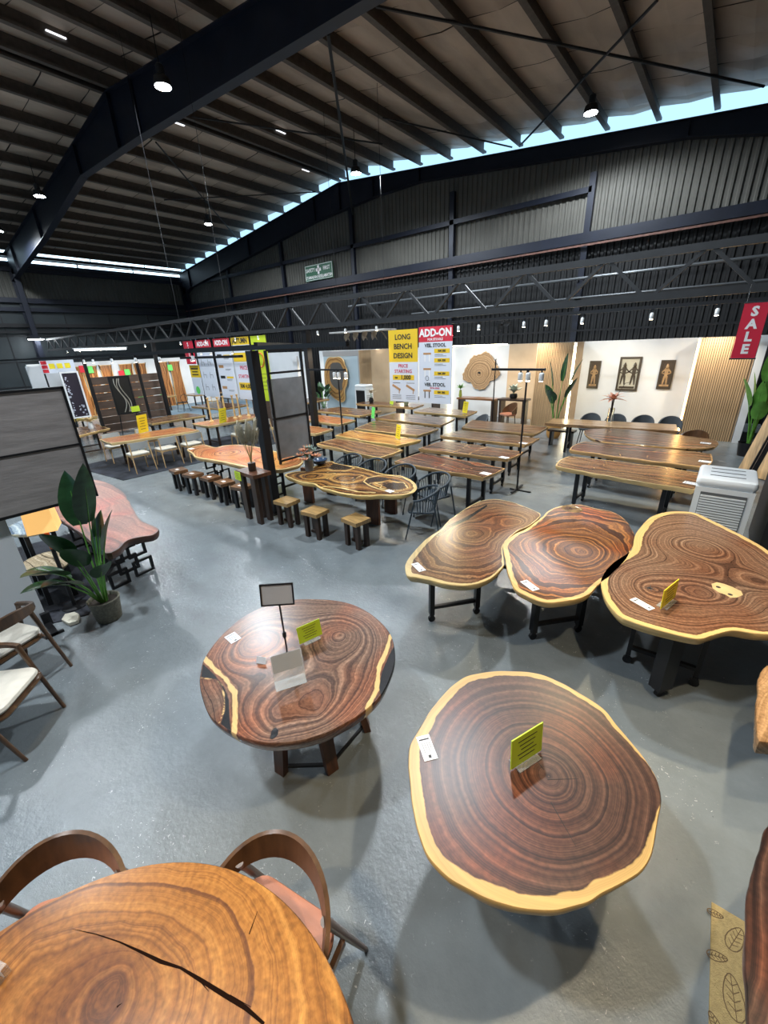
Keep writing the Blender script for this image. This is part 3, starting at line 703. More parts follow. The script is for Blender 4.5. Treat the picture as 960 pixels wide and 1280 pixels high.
# things on it
bp_ = A([(450, 400)])[0]
s_ = thing('sign_stand', 'slim black pole stand holding an empty framed grey card on the resin table', 'sign stand', bp_)
MB().lathe([(.085, 0), (.085, .008), (.02, .016), (.008, .03)], 28).build('base', M_black, s_, True)
MB().tube([(0, 0, .02), (0, 0, .47)], .006, 8).build('pole', M_black, s_)
MB().lathe([(.011, 0), (.014, .01), (.014, .035), (.011, .045)], 12, (0, 0, .20)).build('clamp', M_black, s_)
tp = ony(343, 737, bp_.y); hh = tp.z-ZT; wz = .105
e = thing('tmp', None, None); bpy.data.objects.remove(e)
th_ = math.atan2(-cam.location.x+bp_.x, -(cam.location.y-bp_.y))
fr = MB()
for a0 in ((-.11, .11, -.075, -.066), (-.11, .11, .066, .075), (-.11, -.101, -.066, .066), (.101, .11, -.066, .066)): fr.box(a0[0], a0[1], -.006, .006, a0[2], a0[3])
fo = fr.build('frame', M_black, s_, loc=(-.01, 0, .47+.075), rot=(math.radians(-14), 0, math.radians(42)))
MB().box(-.101, .101, -.002, .002, -.066, .066).build('blank_card', mat('blank_card', (.50, .47, .45), .6), fo)
q1, q2 = at(375, 807, ZT), at(403, 794, ZT); c1_ = (q1+q2)/2; vd = q2-q1
cardboard((c1_.x, c1_.y), math.atan2(vd.y, vd.x), math.radians(-12), vd.length, .13, M_lime, 'lime price card standing behind the pole sign on the resin table')
# clear acrylic holder with a paper
p0, p1 = A([(400, 530)])[0], A([(525, 490)])[0]
vd = p1-p0; rz_ = math.atan2(vd.y, vd.x); mid = (p0+p1)/2
hr = thing('acrylic_holder', 'clear acrylic holder with a pale leaflet standing in front of the pole sign', 'holder', (mid.x, mid.y, ZT), rz_)
MB().box(-.10, .10, 0, .003, .0, .24).build('front_sheet', M_acr, hr, rot=(math.radians(-18), 0, 0))
MB().box(-.10, .10, .0, .09, 0.001, .004).build('foot', M_acr, hr)
MB().box(-.095, .095, .004, .0045, .12, .235).build('leaflet', mat('leaflet_paper', (.42, .38, .35), .5), hr, rot=(math.radians(-18), 0, 0))
c2_ = A([(340, 415)])[0]
h2 = thing('card_holder', 'tiny clear card holder left of the pole sign base', 'holder', (c2_.x, c2_.y, ZT), math.radians(25))
MB().box(-.035, .035, -.001, .001, 0, .05).build('card', M_paper, h2, rot=(math.radians(-20), 0, 0)); MB().box(-.038, .038, -.005, .03, 0, .003).build('foot', M_acr, h2)
c3_ = A([(228, 312)])[0]
label_card(None, c3_, math.radians(-5), .115, .085, 'white price tag at the upper left of the resin table')

# ------------------------------------------------------------------ three big live-edge tables on casters
# A
P = crop(490, 600, 3.556, [(60,400),(62,370),(90,330),(150,265),(220,215),(260,175),(330,125),(390,95),(450,85),(520,95),(580,115),(628,134),(660,150),(650,172),(605,205),(560,225),(515,262),(492,300),(496,350),(498,378),(470,410),(430,440),(370,462),(300,468),(230,460),(170,445),(110,432),(70,425)])
o_ = [at(*p, ZT) for p in P]; cc = sum(o_, Vector())/len(o_); fA = lambda L: [at(*p, ZT) for p in crop(490, 600, 3.556, L)]
r = thing('slab_table', 'leftmost of three big live-edge slab tables, olive brown with dark upper crack', 'table', (cc.x, cc.y, 0))
def sfA(a): return .012+.05*np.exp(-((a+1.9)/.7)**2)
slab('tabletop', o_, ZT, .08, W_suarA, r, (cc.x, cc.y, 0), [fA([(350,235)])[0][:2], fA([(560,190)])[0][:2]], sapf=sfA, nt=220, nr=44, live=.008, seed=8, inset=.04,
     resin=[fA([(195,245),(250,200),(330,165),(420,110),(425,116),(340,175),(262,212),(205,252)])])
a1, a2 = at(547, 775), at(588, 768)
for f, g in ((Vector(((a1.x+a2.x)/2-cc.x, (a1.y+a2.y)/2-cc.y, 0)), a2-a1), (Vector((.25, .62, 0)), Vector((.4, .12, 0)))):
    trestle(r, f.x, f.y, .52, math.atan2(g.y, g.x)-math.pi/2, ZT-.082, wd=.06)
label_card(None, fA([(118,388)])[0], math.radians(-28), .17, .075, 'white price tag on the leftmost big slab table')
# B
P = [(630,684),(633,676),(647,666),(659,660),(676,648),(687,638),(704,632),(726,631),(746,636),(765,640),(780,649),(791,664),(793,672),(787,690),(780,701),(765,717),(748,731),(738,741),(725,747),(700,752),(680,752),(660,745),(643,735),(635,715),(632,700)]
o_ = [at(*p, ZT) for p in P]; cc = sum(o_, Vector())/len(o_)
r = thing('slab_table', 'middle one of three big live-edge slab tables, flame-orange figure with dark corners', 'table', (cc.x, cc.y, 0))
def sfB(a): return .028+.02*np.cos(a+2.2)-.02*np.exp(-((a-.6)/.5)**2)
def G(L): return [at(*p, ZT) for p in L]
slab('tabletop', o_, ZT, .08, W_suarB, r, (cc.x, cc.y, 0), [G([(728,690)])[0][:2]], sapf=sfB, nt=220, nr=44, live=.008, seed=12, inset=.04)
kn = G([(715, 636)])[0]
MB().lathe([(.0, 0), (.10, 0), (.11, .0015), (.13, .0005)], 24, (kn.x-cc.x, kn.y-cc.y, ZT+.0008), False, False).build('knot', wood_top('knot_wood', (.04, .015, .008), (.15, .06, .02), (.3, .15, .05), (.5, .3, .1), freq=60), r)
b1, b2 = at(675, 797), at(712, 791)
for f, g in ((Vector(((b1.x+b2.x)/2-cc.x, (b1.y+b2.y)/2-cc.y, 0)), b2-b1), (Vector((.0, .62, 0)), Vector((.4, .15, 0)))):
    trestle(r, f.x, f.y, .5, math.atan2(g.y, g.x)-math.pi/2, ZT-.082, wd=.07)
label_card(None, at(662, 732, ZT), math.radians(-30), .17, .075, 'white price tag on the middle flame-orange slab table')
# C
fC = lambda L: [at(*p, ZT) for p in crop(730, 560, 3.765, L)]
P = [(80,640),(88,600),(140,540),(225,480),(237,420),(260,380),(310,330),(370,305),(440,298),(520,305),(600,340),(680,380),(760,420),(860,480),(960,560),(1040,650),(1080,740),(1060,820),(980,870),(866,877),(800,872),(700,858),(600,882),(540,897),(420,872),(300,838),(220,812),(170,792),(120,740),(90,685)]
o_ = fC(P); cc = sum(o_, Vector())/len(o_)
r = thing('slab_table', 'rightmost and largest live-edge slab table, two-lobed with broad cream sapwood', 'table', (cc.x, cc.y, 0))
def sfC(a): return .050+.022*np.cos(a-2.6)
slab('tabletop', o_, ZT, .095, W_suarC, r, (cc.x, cc.y, 0), [fC([(310,665)])[0][:2], fC([(560,465)])[0][:2], fC([(560,690)])[0][:2], fC([(900,640)])[0][:2]], sapf=sfC, nt=260, nr=50, live=.008, seed=21, inset=.05)
kp = fC([(600,640),(625,632),(660,640),(700,655),(740,675),(748,692),(720,704),(690,705),(665,690),(635,680),(605,660)])
MB().prism([(p.x-cc.x, p.y-cc.y) for p in kp], ZT+.0004, ZT+.0012).build('sapwood_knot', mat('knot_sapwood', (.74, .52, .24), .25, var=.15), r)
for q in ((632, 655), (688, 690)):
    k = fC([q])[0]; MB().lathe([(.018, 0), (.012, .0006)], 14, (k.x-cc.x, k.y-cc.y, ZT+.0013)).build('knot_hole', M_ink, r)
k = fC([(310,660)])[0]
mb = MB()
for a in range(9):
    an = a*.7+.2; l1 = .035+.02*(a % 3)
    mb.bar((k.x-cc.x, k.y-cc.y, ZT+.0007), (k.x-cc.x+math.cos(an)*l1, k.y-cc.y+math.sin(an)*l1, ZT+.0007), .009, .001, w2=.001)
mb.build('star_check', M_ink, r)
c1g, c2g, c3g = at(787, 829), at(822, 869), at(861, 855)
m_ = (c1g+c3g)/2
trestle(r, m_.x-cc.x, m_.y-cc.y, .5, math.atan2((c3g-c1g).y, (c3g-c1g).x)-math.pi/2, ZT-.097, wd=.03, th=.035)
lgp = c2g-cc
e = MB().box(-.05, .05, -.07, .07, .095, ZT-.097).build('leg', M_black, r, loc=(lgp.x, lgp.y, 0), rot=(0, 0, -.6)); w_ = MB(); caster(w_, 0, 0); w_.build('caster', M_black, e)
trestle(r, .35, .85, .6, -.5, ZT-.097, wd=.06)
label_card(None, fC([(273,735)])[0], math.radians(-28), .17, .07, 'white price tag on the two-lobed cream-edged slab table')
p0, p1 = fC([(365,758)])[0], fC([(440, 700)])[0]
vd = p1-p0
p0, p1 = at(825, 763, ZT), at(858, 735, ZT); vd = (p1-p0).normalized()*.27; pc = p0+vd/2
cardboard((pc.x, pc.y), math.atan2(vd.y, vd.x), math.radians(-2), vd.length, .17, M_yel, 'mustard yellow price card standing on the two-lobed slab table')

# ------------------------------------------------------------------ round honey table at the bottom left
cc = Vector((-.85, -.50, 0)); R_ = .915
o_ = [(cc.x+R_*math.cos(a), cc.y+R_*math.sin(a)) for a in np.linspace(0, 2*math.pi, 48, endpoint=False)]
r = thing('round_table', 'round honey-orange table in the near left corner with a long jagged crack', 'table', (cc.x, cc.y, 0))
fD = lambda L: [at(*p, ZT) for p in crop(0, 1000, 2.087, L)]
slab('tabletop', o_, ZT, .06, W_honey, r, (cc.x, cc.y, 0), [fD([(300,480)])[0][:2], fD([(80,360)])[0][:2], (-1.0, -.9)], sapw=-.1, nt=200, nr=44, live=0, seed=9, inset=.02)
ck = fD([(190,335),(250,350),(310,372),(370,395),(420,422),(470,440),(520,465),(580,505),(640,545),(690,582)])
wds = [.001, .003, .004, .008, .011, .007, .011, .013, .012, .008]
mb = MB(); L_ = []; R2 = []
for i, p in enumerate(ck):
    d = (ck[min(i+1, 9)]-ck[max(i-1, 0)]).normalized(); n_ = Vector((-d.y, d.x, 0)); j = .002*((i*7) % 3-1)
    L_.append(p+n_*(wds[i]/2+j)-cc); R2.append(p-n_*(wds[i]/2-j)-cc)
mb.add([(p.x, p.y, ZT+.0008) for p in L_]+[(p.x, p.y, ZT+.0008) for p in R2], [(i, i+1, 11+i, 10+i) for i in range(9)])
for a_, b_ in (((520,470),(545,500)), ((600,510),(655,540)), ((650,350),(672,290)), ((305,540),(318,530))):
    x, y_ = fD([a_, b_]); mb.bar((x.x-cc.x, x.y-cc.y, ZT+.0008), (y_.x-cc.x, y_.y-cc.y, ZT+.0008), .004, .0006, w2=.001)
mb.build('crack_inlay', mat('crack_filler', (.012, .006, .004), .9, spec=0), r)
for a in (.3, 1.9, 3.5, 5.0):
    MB().bar((.55*math.cos(a), .55*math.sin(a), 0), (.35*math.cos(a), .35*math.sin(a), ZT-.062), .09, .05).build('leg', M_bwood, r)
hp = fD([(3, 470)])[0]
h = thing('acrylic_block', 'small clear acrylic card block at the left edge of the honey round table', 'holder', (hp.x-.02, hp.y, ZT), .4)
MB().box(-.03, .03, -.02, .02, 0, .05).build('block', M_acr, h); MB().box(-.025, .025, -.001, .001, .005, .045).build('card', M_paper, h)
# ------------------------------------------------------------------ chairs (front faces +y, seat centre at the origin)
def cone(a, b, r0, r1, name, m, parent, n=10):
    return MB().tube([a, b], r0, n, r1).build(name, m, parent, True)
def arc_band(R, a0, a1, zlo, zhi, th, n=28, ctr=(0, 0), lean=0, sx=1):
    """curved plywood band; zlo/zhi functions of 0..1"""
    vs = []
    for i in range(n+1):
        t = i/n; a = math.radians(a0+(a1-a0)*t)
        for rr_, zz in ((R, zlo(t)), (R+th, zlo(t)), (R+th+lean, zhi(t)), (R+lean, zhi(t))):
            vs.append((ctr[0]+rr_*math.cos(a)*sx, ctr[1]+rr_*math.sin(a), zz))
    fs = [(4*i+k, 4*i+4+k, 4*i+4+(k+1) % 4, 4*i+(k+1) % 4) for i in range(n) for k in range(4)]+[(0, 1, 2, 3), (4*n+3, 4*n+2, 4*n+1, 4*n)]
    mb = MB(); mb.add(vs, [f[::-1] for f in fs]); return mb
def bentwood_chair(label, loc, rz, seat_m, group=None):
    r = thing('bentwood_armchair', label, 'chair', loc, rz, group)
    zl = lambda t: .55+.115*math.sin(math.pi*t); zh = lambda t: .61+.20*math.sin(math.pi*t)**1.3
    arc_band(.255, -188, 8, zl, zh, .018, ctr=(0, .02), lean=.02, sx=1.06).build('backrest', M_walnut, r, True)
    MB().cushion(-.24, .24, -.22, .24, .42, .475, .09).build('seat', seat_m, r, True)
    MB().cushion(-.235, .235, -.215, .235, .385, .42, .09).build('seat_frame', M_walnut, r, True)
    for sx in (-1, 1):
        cone((sx*.24, .21, .0), (sx*.275, .06, .64), .014, .019, 'leg', M_walnut, r)
        cone((sx*.27, -.33, .0), (sx*.235, -.13, .66), .013, .021, 'leg', M_walnut, r)
        MB().bar((sx*.255, .14, .36), (sx*.25, -.2, .36), .022, .04).build('side_rail', M_walnut, r)
    return r
def ash_chair():
    r = thing('dining_chair', 'x', 'chair', (0, 0, 0))
    MB().cushion(-.23, .23, -.20, .22, .43, .48, .06).build('seat', M_cushion, r, True)
    MB().box(-.22, .22, -.19, .21, .395, .43).build('seat_frame', M_ash, r)
    for sx in (-1, 1):
        cone((sx*.23, .22, 0), (sx*.205, .17, .43), .012, .018, 'leg', M_ash, r, 8)
        cone((sx*.25, -.31, 0), (sx*.225, -.20, .74), .012, .018, 'leg', M_ash, r, 8)
    arc_band(.50, -117, -63, lambda t: .60, lambda t: .77, .022, ctr=(0, .26), n=10).build('backrest', M_lgrey, r, True)
    return r
def rope_chair():
    r = thing('rope_armchair', 'x', 'chair', (0, 0, 0))
    MB().cushion(-.23, .23, -.22, .22, .42, .45, .08).build('seat', M_rope, r, True)
    n = 22; pts = []
    for i in range(n+1):
        t = i/n; a = math.radians(-200+220*t); pts.append((.29*math.cos(a), .02+.27*math.sin(a), .64+.13*math.sin(math.pi*t)**1.3))
    MB().tube(pts, .018, 8).build('top_rail', M_rope, r, True)
    for i in range(1, n, 1):
        p = pts[i]; a = math.atan2(p[1]-.02, p[0])
        if i % 1 == 0: MB().tube([(p[0], p[1], p[2]), (p[0]*.80, (p[1]-.02)*.80+.02, .44)], .0065, 4, cap=False).build('rope_cord', M_rope, r)
    for sx in (-1, 1):
        cone((sx*.25, .25, 0), (sx*.275, .10, .65), .010, .012, 'leg', M_rope, r, 8)
        cone((sx*.25, -.28, 0), (sx*.22, -.18, .60), .010, .012, 'leg', M_rope, r, 8)
    return r
def shell_chair():
    r = thing('upholstered_chair', 'x', 'chair', (0, 0, 0))
    MB().cushion(-.24, .24, -.22, .23, .42, .49, .08).build('seat', M_grey, r, True)
    arc_band(.24, -175, -5, lambda t: .52+.08*math.sin(math.pi*t), lambda t: .60+.24*math.sin(math.pi*t)**.7, .035, ctr=(0, .02), n=14).build('backrest', M_grey, r, True)
    for sx in (-1, 1):
        for sy in (-1, 1): cone((sx*.22, sy*.22, 0), (sx*.17, sy*.16, .42), .010, .015, 'leg', M_black, r, 8)
    return r
def hoop_chair():
    r = thing('round_back_chair', 'x', 'chair', (0, 0, 0))
    MB().cushion(-.22, .22, -.21, .21, .44, .47, .08).build('seat', M_black, r, True)
    pts = [(.2*math.cos(a)*1.0, -.2, .66+.2*math.sin(a)) for a in [math.radians(-60+300*i/20) for i in range(21)]]
    MB().tube(pts, .013, 8).build('back_hoop', M_black, r, True)
    for sx in (-1, 1):
        cone((sx*.2, -.24, 0), (sx*.12, -.2, .52), .012, .015, 'leg', M_black, r, 6); cone((sx*.2, .22, 0), (sx*.18, .17, .44), .012, .015, 'leg', M_black, r, 6)
    return r
def stool(top_m, leg_m, name='block_stool', w_=.34, h=.45):
    r = thing(name, 'x', 'stool', (0, 0, 0))
    MB().box(-w_/2, w_/2, -w_/2*.86, w_/2*.86, h-.06, h).build('seat', top_m, r)
    for sx in (-1, 1):
        MB().box(sx*w_*.36-.035, sx*w_*.36+.035, -w_*.32, -w_*.32+.055, 0, h-.06).build('leg', leg_m, r)
        MB().box(sx*w_*.36-.035, sx*w_*.36+.035, w_*.32-.055, w_*.32, 0, h-.06).build('leg', leg_m, r)
    MB().box(-w_*.34, w_*.34, -.02, .02, .05, .09).build('stretcher', leg_m, r)
    return r

# near chairs round the honey table
bentwood_chair('bentwood armchair with tan leather seat at the left end of the honey table arc', (-1.71, -.22, 0), math.radians(-128), M_leather)
bentwood_chair('bentwood armchair with pinkish tan seat between honey table and round slices', (-1.01, .32, 0), math.radians(-168), M_leather)
# wood armchairs by the left wall
def wish_chair(label, loc, rz, group=None):
    r = thing('carved_armchair', label, 'chair', loc, rz, group)
    pts = []; rad = []
    for i in range(25):
        t = i/24; a = math.radians(-205+230*t); pts.append((.31*math.cos(a), .0+.27*math.sin(a), .665+.085*math.sin(math.pi*t)**2)); rad.append(.016+.014*math.sin(math.pi*t)**3)
    arc_band(.265, -205, 25, lambda t: .645+.05*math.sin(math.pi*t)**2, lambda t: .675+.125*math.sin(math.pi*t)**2.5, .03, n=26, sx=1.1).build('arm_rail', M_walnut, r, True)
    MB().cushion(-.25, .25, -.21, .25, .42, .48, .1).build('seat', M_cushion, r, True)
    MB().cushion(-.255, .255, -.215, .255, .37, .42, .1).build('seat_frame', M_walnut, r, True)
    for sx in (-1, 1):
        cone((sx*.25, .27, .0), (sx*.285, .10, .655), .014, .021, 'leg', M_walnut, r)
        cone((sx*.28, -.30, .0), (sx*.20, -.19, .70), .014, .021, 'leg', M_walnut, r)
        MB().bar((sx*.26, .2, .37), (sx*.23, -.22, .37), .02, .035).build('side_rail', M_walnut, r)
    return r
wish_chair('walnut armchair with cream cushion nearest the camera on the left edge', (-3.90, -.12, 0), math.radians(-43))
wish_chair('walnut armchair with curved crest in front of the white partition, farther back', (-4.62, .08, 0), math.radians(112))
tb = thing('side_table', 'brown table edge just visible behind the left armchairs', 'table', (-4.6, -1.05, 0))
MB().lathe([(.40, .69), (.42, .70), (.42, .73), (.40, .74)], 32).build('tabletop', M_bwood, tb, True)
MB().lathe([(.22, 0), (.20, .03), (.05, .06), (.05, .69)], 20).build('pedestal', M_black, tb, True)

# ------------------------------------------------------------------ grey plank panel on the white partition (left)
XP = -5.48
pa, pb_ = onx(6, 645, XP), onx(60, 775, XP)
struct(MB().box(XP-.12, XP, -4.5, pb_.y, 0.0, 2.46).build('partition_white', M_wall))
M_plankg = mat('grey_oak_plank', (.27, .245, .235), .5, var=.2, scale=3.2, stretch=(1, .6, 5), bump=.2, bscale=14)
pg = thing('plank_board', 'framed grey oak plank board hung high at the left edge on the white partition', 'board', (XP+.03, 1.36, 1.32))
yy0 = -1.2
for z0, z1 in ((-.0+.02, .595), (.615, 1.19)):
    MB().box(-.02, .02, yy0-1.36+.02, -.02, z0, z1).build('plank', M_plankg, pg)
fr = [(-.028, .028, yy0-1.36, 0, -.01, .018), (-.028, .028, yy0-1.36, 0, 1.19, 1.215), (-.028, .028, -.02, 0.005, -.01, 1.215), (-.028, .026, yy0-1.36, 0, .595, .615)]
for f in fr: MB().box(*f).build('frame_rail', M_black, pg)
ft = thing('partition_foot', 'black steel foot sticking out under the end of the white partition', 'foot', (XP+.03, pb_.y-.02, 0))
MB().box(.0, .30, -.03, .03, 0, .04).build('bar', M_black, ft); MB().box(-.03, .02, -.03, .05, 0, .16).build('upright', M_black, ft)
MB().box(.27, .30, -.08, .08, 0, .03).build('end_plate', M_black, ft)

# ------------------------------------------------------------------ plants
def leaf_mb(base, d, ln, wd, up, bend=.25, n=9, fold=.25):
    d = Vector(d).normalized(); up = Vector(up).normalized(); s_ = d.cross(up).normalized(); up = s_.cross(d)
    vs = []; fs = []
    for i in range(n+1):
        t = i/n; wv = wd*.5*math.sin(math.pi*min(1, t*.93+.07)**.75)**.8 if i < n else 0.001
        p = Vector(base)+d*ln*t-Vector((0, 0, 1))*bend*ln*t*t
        h = wv*fold
        vs += [p-s_*wv+up*h, p-s_*wv*.5+up*h*.35, p, p+s_*wv*.5+up*h*.35, p+s_*wv+up*h]
    for i in range(n):
        for k in range(4): fs.append((5*i+k, 5*i+k+1, 5*i+5+k+1, 5*i+5+k))
    m_ = MB(); m_.add(vs, fs); return m_
def palm(name, label, loc, specs, pot, cat='plant', m=M_leaf, stalk=.012):
    """specs: (az deg, stalk len, lean, leaf len, leaf width, droop)"""
    r = thing(name, label, cat, loc); zb = pot(r)
    for (az, sl, lean, ll, lw, dr) in specs:
        a = math.radians(az); h = Vector((math.cos(a), math.sin(a), 0))
        b0 = h*.03+Vector((0, 0, zb)); tip = b0+Vector((0, 0, 1))*sl*math.cos(lean*.6)+h*sl*math.sin(lean*.6)
        dd = (Vector((0, 0, 1))*math.cos(lean)+h*math.sin(lean))
        lf = leaf_mb(tip, dd, ll, lw, Vector((0, 0, 1))*math.sin(lean)-h*math.cos(lean)+Vector((1e-3, 0, 0)), dr).build('leaf', m, r, True)
        MB().tube([b0, (b0+tip)/2+h*(-.02), tip, tip+dd*ll*.6], stalk, 6, stalk*.3).build('leaf_stalk', M_leaf2, lf, True)
    return r
M_pot = mat('woven_pot', (.17, .16, .12), .75, var=.3, scale=40, bump=.6, bscale=70)
M_soil = mat('potting_soil', (.03, .022, .016), .95)
def bucket(r):
    MB().lathe([(.115, 0), (.125, .01), (.155, .25), (.165, .27), (.155, .28), (.145, .27), (.14, .235)], 28, cap1=False).build('pot', M_pot, r, True)
    MB().lathe([(.135, .0), (.143, .015)], 24, (0, 0, .22)).build('soil', M_soil, r)
    return .23
pl = at(141, 772)
palm('potted_banana_plant', 'tall dark-leaved banana plant in a round grey-green pot on the left aisle', (-5.0, .99, 0),
     [(-55, .62, .85, .56, .25, .25), (-75, .45, .95, .48, .24, .3), (150, .92, .12, .62, .26, .05), (20, 1.02, .28, .70, .25, .05), (-30, .6, .55, .5, .24, .2), (60, .65, .35, .55, .24, .15), (110, .55, .3, .55, .22, .1), (-60, .4, .8, .5, .26, .3), (5, .4, .6, .45, .22, .3), (70, .8, .2, .55, .22, .1), (-100, .42, .7, .5, .24, .3), (-45, .75, .5, .55, .24, .2)], bucket)

# ------------------------------------------------------------------ red slab table with lattice legs + bowl, left
P = [(52,625),(75,616),(110,606),(150,600),(168,618),(172,640),(180,652),(196,660),(196,668),(186,672),(160,678),(140,690),(128,692),(110,680),(90,662),(66,645)]
P = [(44,618),(80,604),(120,600),(150,612),(164,632),(176,650),(197,660),(192,668),(176,671),(158,676),(148,686),(134,692),(122,684),(106,670),(84,655),(62,640)]
o_ = [at(*p, ZT) for p in P]; cc = sum(o_, Vector())/len(o_)
r = thing('slab_table', 'terracotta-red live-edge table with black fretwork legs behind the banana plant', 'table', (cc.x, cc.y, 0))
slab('tabletop', o_, ZT, .09, W_red, r, (cc.x, cc.y, 0), [(cc.x, cc.y)], mode='grain', sapw=.008, nt=160, nr=24, live=.018, seed=31)
def fret(parent, x, y, rz, s=1.0):
    e = MB().box(-.02, .02, -.32, .32, ZT-.13, ZT-.09).build('fretwork_leg', M_black, parent, loc=(x, y, 0), rot=(0, 0, rz))
    rects = [(-.30, -.06, .0, .22), (-.16, .10, .14, .36), (.02, .28, .02, .24), (-.28, -.06, .30, .52), (.0, .24, .30, .54), (-.12, .12, .46, .64), (.14, .32, .46, .64)]
    for (y0, y1, z0, z1) in rects:
        for b_ in ((y0, y1, z0, z0+.03), (y0, y1, z1-.03, z1), (y0, y0+.03, z0+.03, z1-.03), (y1-.03, y1, z0+.03, z1-.03)):
            MB().box(-.018, .018, *b_).build('bar', M_black, e)
fret(r, .62, -.02, .15); fret(r, -.75, 0, .1)
bp_ = at(101, 632, ZT)
b = thing('flower_bowl', 'brown bowl of dried pink and brown blooms on the terracotta-red table', 'bowl', (bp_.x, bp_.y, ZT))
MB().lathe([(.07, 0), (.13, .03), (.155, .08), (.145, .085), (.12, .04), (.05, .02)], 24).build('bowl', mat('dark_bowl', (.05, .04, .03), .5), b, True)
M_bloom = mat('dried_bloom', (.33, .20, .15), .8, var=.4, scale=30)
for i in range(16):
    a = i*2.4; q = .03+.008*i; fm = MB(); c0_ = Vector((q*math.cos(a)*.9, q*math.sin(a)*.9, .10+.07*(1-i/16)))
    for k in range(7):
        b2 = 2*math.pi*k/7; fm.bar(c0_, c0_+Vector((.035*math.cos(b2), .035*math.sin(b2), .018)), .006, .004, w2=.02)
    fm.build('bloom', M_bloom, b)
# lamp with square amber shade
lx = at(72, 838, 0)
lp = thing('table_lamp', 'tall lamp with glowing amber box shade and orange-black pole beside the white partition', 'lamp', (-5.62, .82, 0))
MB().lathe([(.13, 0), (.13, .02), (.03, .03)], 20).build('base', M_black, lp)
MB().tube([(0, 0, .02), (0, 0, .80)], .022, 10).build('pole', M_black, lp)
MB().tube([(0, 0, .80), (0, 0, 1.02)], .024, 10).build('pole_sleeve', mat('orange_sleeve', (.55, .13, .02), .4), lp)
M_shade = mat('amber_shade', (.8, .5, .2), .7, emit=(1, .56, .18), es=.55)
MB().lathe([(.19, 1.04), (.17, 1.34)], 4, cap0=False, cap1=False).build('lamp_shade', M_shade, lp, rot=(0, 0, .4))
# wave tables behind the partition end
def wave_table(label, c, rx, ry, z, m, leg_m=M_black):
    o_ = [(c[0]+rx*math.cos(a)*(1+.06*math.sin(3*a)), c[1]+ry*math.sin(a)*(1+.05*math.cos(4*a))) for a in np.linspace(0, 2*math.pi, 24, endpoint=False)]
    r = thing('accent_table', label, 'table', (c[0], c[1], 0))
    slab('tabletop', o_, z, .05, m, r, (c[0], c[1], 0), None, mode='grain', sapw=.004, nt=72, nr=12, live=.008, seed=int(abs(c[0])*7))
    for (x, y) in ((rx*.6, ry*.5), (-rx*.6, ry*.5), (rx*.6, -ry*.5), (-rx*.6, -ry*.5)): MB().box(x-.025, x+.025, y-.025, y+.025, 0.012, z-.052).build('leg', leg_m, r)
    return r
W_wave = wood_top('blue_wave_resin', (.02, .045, .10), (.30, .36, .40), (.65, .68, .66), (.7, .6, .4), freq=14, warp=.2, rough=.12)
W_cream = wood_top('cream_burl', (.06, .04, .02), (.50, .40, .26), (.68, .58, .42), (.6, .5, .3), freq=22, warp=.2, rough=.2)
wave_table('blue and white wave-patterned accent table glimpsed behind the lamp pole', (-6.9, .90), .38, .28, .74, W_wave)
wave_table('cream burl accent table with dark rim in front of the wave table', (-6.12, .78), .34, .26, .48, W_cream)
M_rug = mat('marbled_rug', (.022, .024, .032), .95, var=.9, scale=2.2, bump=.4, bscale=200)
rug = MB().prism([(-5.45, .52), (-5.28, .86), (-6.4, 1.55), (-8.2, 2.2), (-8.4, .6), (-5.6, .5)], .001, .011).build('floor_rug', M_rug); tag(rug, 'black and blue marbled rug under the accent tables behind the partition', 'rug')
rp = at(90, 775, .015)
pp_ = MB().prism([(rp.x-.14, rp.y-.02), (rp.x-.05, rp.y-.08), (rp.x+.11, rp.y-.05), (rp.x+.13, rp.y+.03), (rp.x, rp.y+.08), (rp.x-.1, rp.y+.06)], .012, .05).build('stone_slab', mat('pale_stone', (.5, .47, .38), .6, var=.3)); tag(pp_, 'small pale stone slab on the marbled rug near the partition foot', 'stone')

# ------------------------------------------------------------------ orange live-edge table with stools, pedestal
P = crop(200, 500, 4.8, [(162,296),(215,276),(265,268),(310,280),(340,283),(390,272),(470,268),(540,275),(620,290),(700,310),(770,328),(835,345),(860,362),(845,385),(790,402),(730,415),(660,418),(600,415),(520,402),(440,385),(360,368),(300,356),(240,348),(205,338),(190,318)])
o_ = [at(*p, ZT) for p in P]; cc = sum(o_, Vector())/len(o_)
r = thing('slab_table', 'long orange live-edge table with cream rim, pointed at its left end', 'table', (cc.x, cc.y, 0))
slab('tabletop', o_, ZT, .085, W_live, r, (cc.x, cc.y, 0), [(-8.2, 4.6), (-6.9, 4.7)], sapw=.035, nt=200, nr=30, live=.012, seed=17, inset=.05)
for x in (-1.05, .95):
    e = MB().box(-.03, .03, -.30, .30, ZT-.13, ZT-.09).build('fretwork_leg', M_black, r, loc=(x, 0, 0))
    for (y0, y1, z0, z1) in ((-.28, -.02, 0, .28), (-.10, .12, .2, .44), (.04, .28, 0, .26), (-.28, -.04, .36, .63), (.02, .26, .38, .63)):
        for b_ in ((y0, y1, z0, z0+.03), (y0, y1, z1-.03, z1), (y0, y0+.03, z0+.03, z1-.03), (y1-.03, y1, z0+.03, z1-.03)): MB().box(-.018, .018, *b_).build('bar', M_black, e)
label_card(None, at(239, 561, ZT), .1, .14, .10, 'price tag on the pointed left tip of the long orange table')
SD = stool(M_stoold, M_black, 'block_stool'); SN = stool(M_stool, M_dwood, 'block_stool')
dark = [(-9.02, 3.90, 'first'), (-8.42, 3.92, 'second'), (-7.85, 4.0, 'third'), (-7.30, 3.98, 'fourth'), (-6.76, 4.02, 'fifth')]
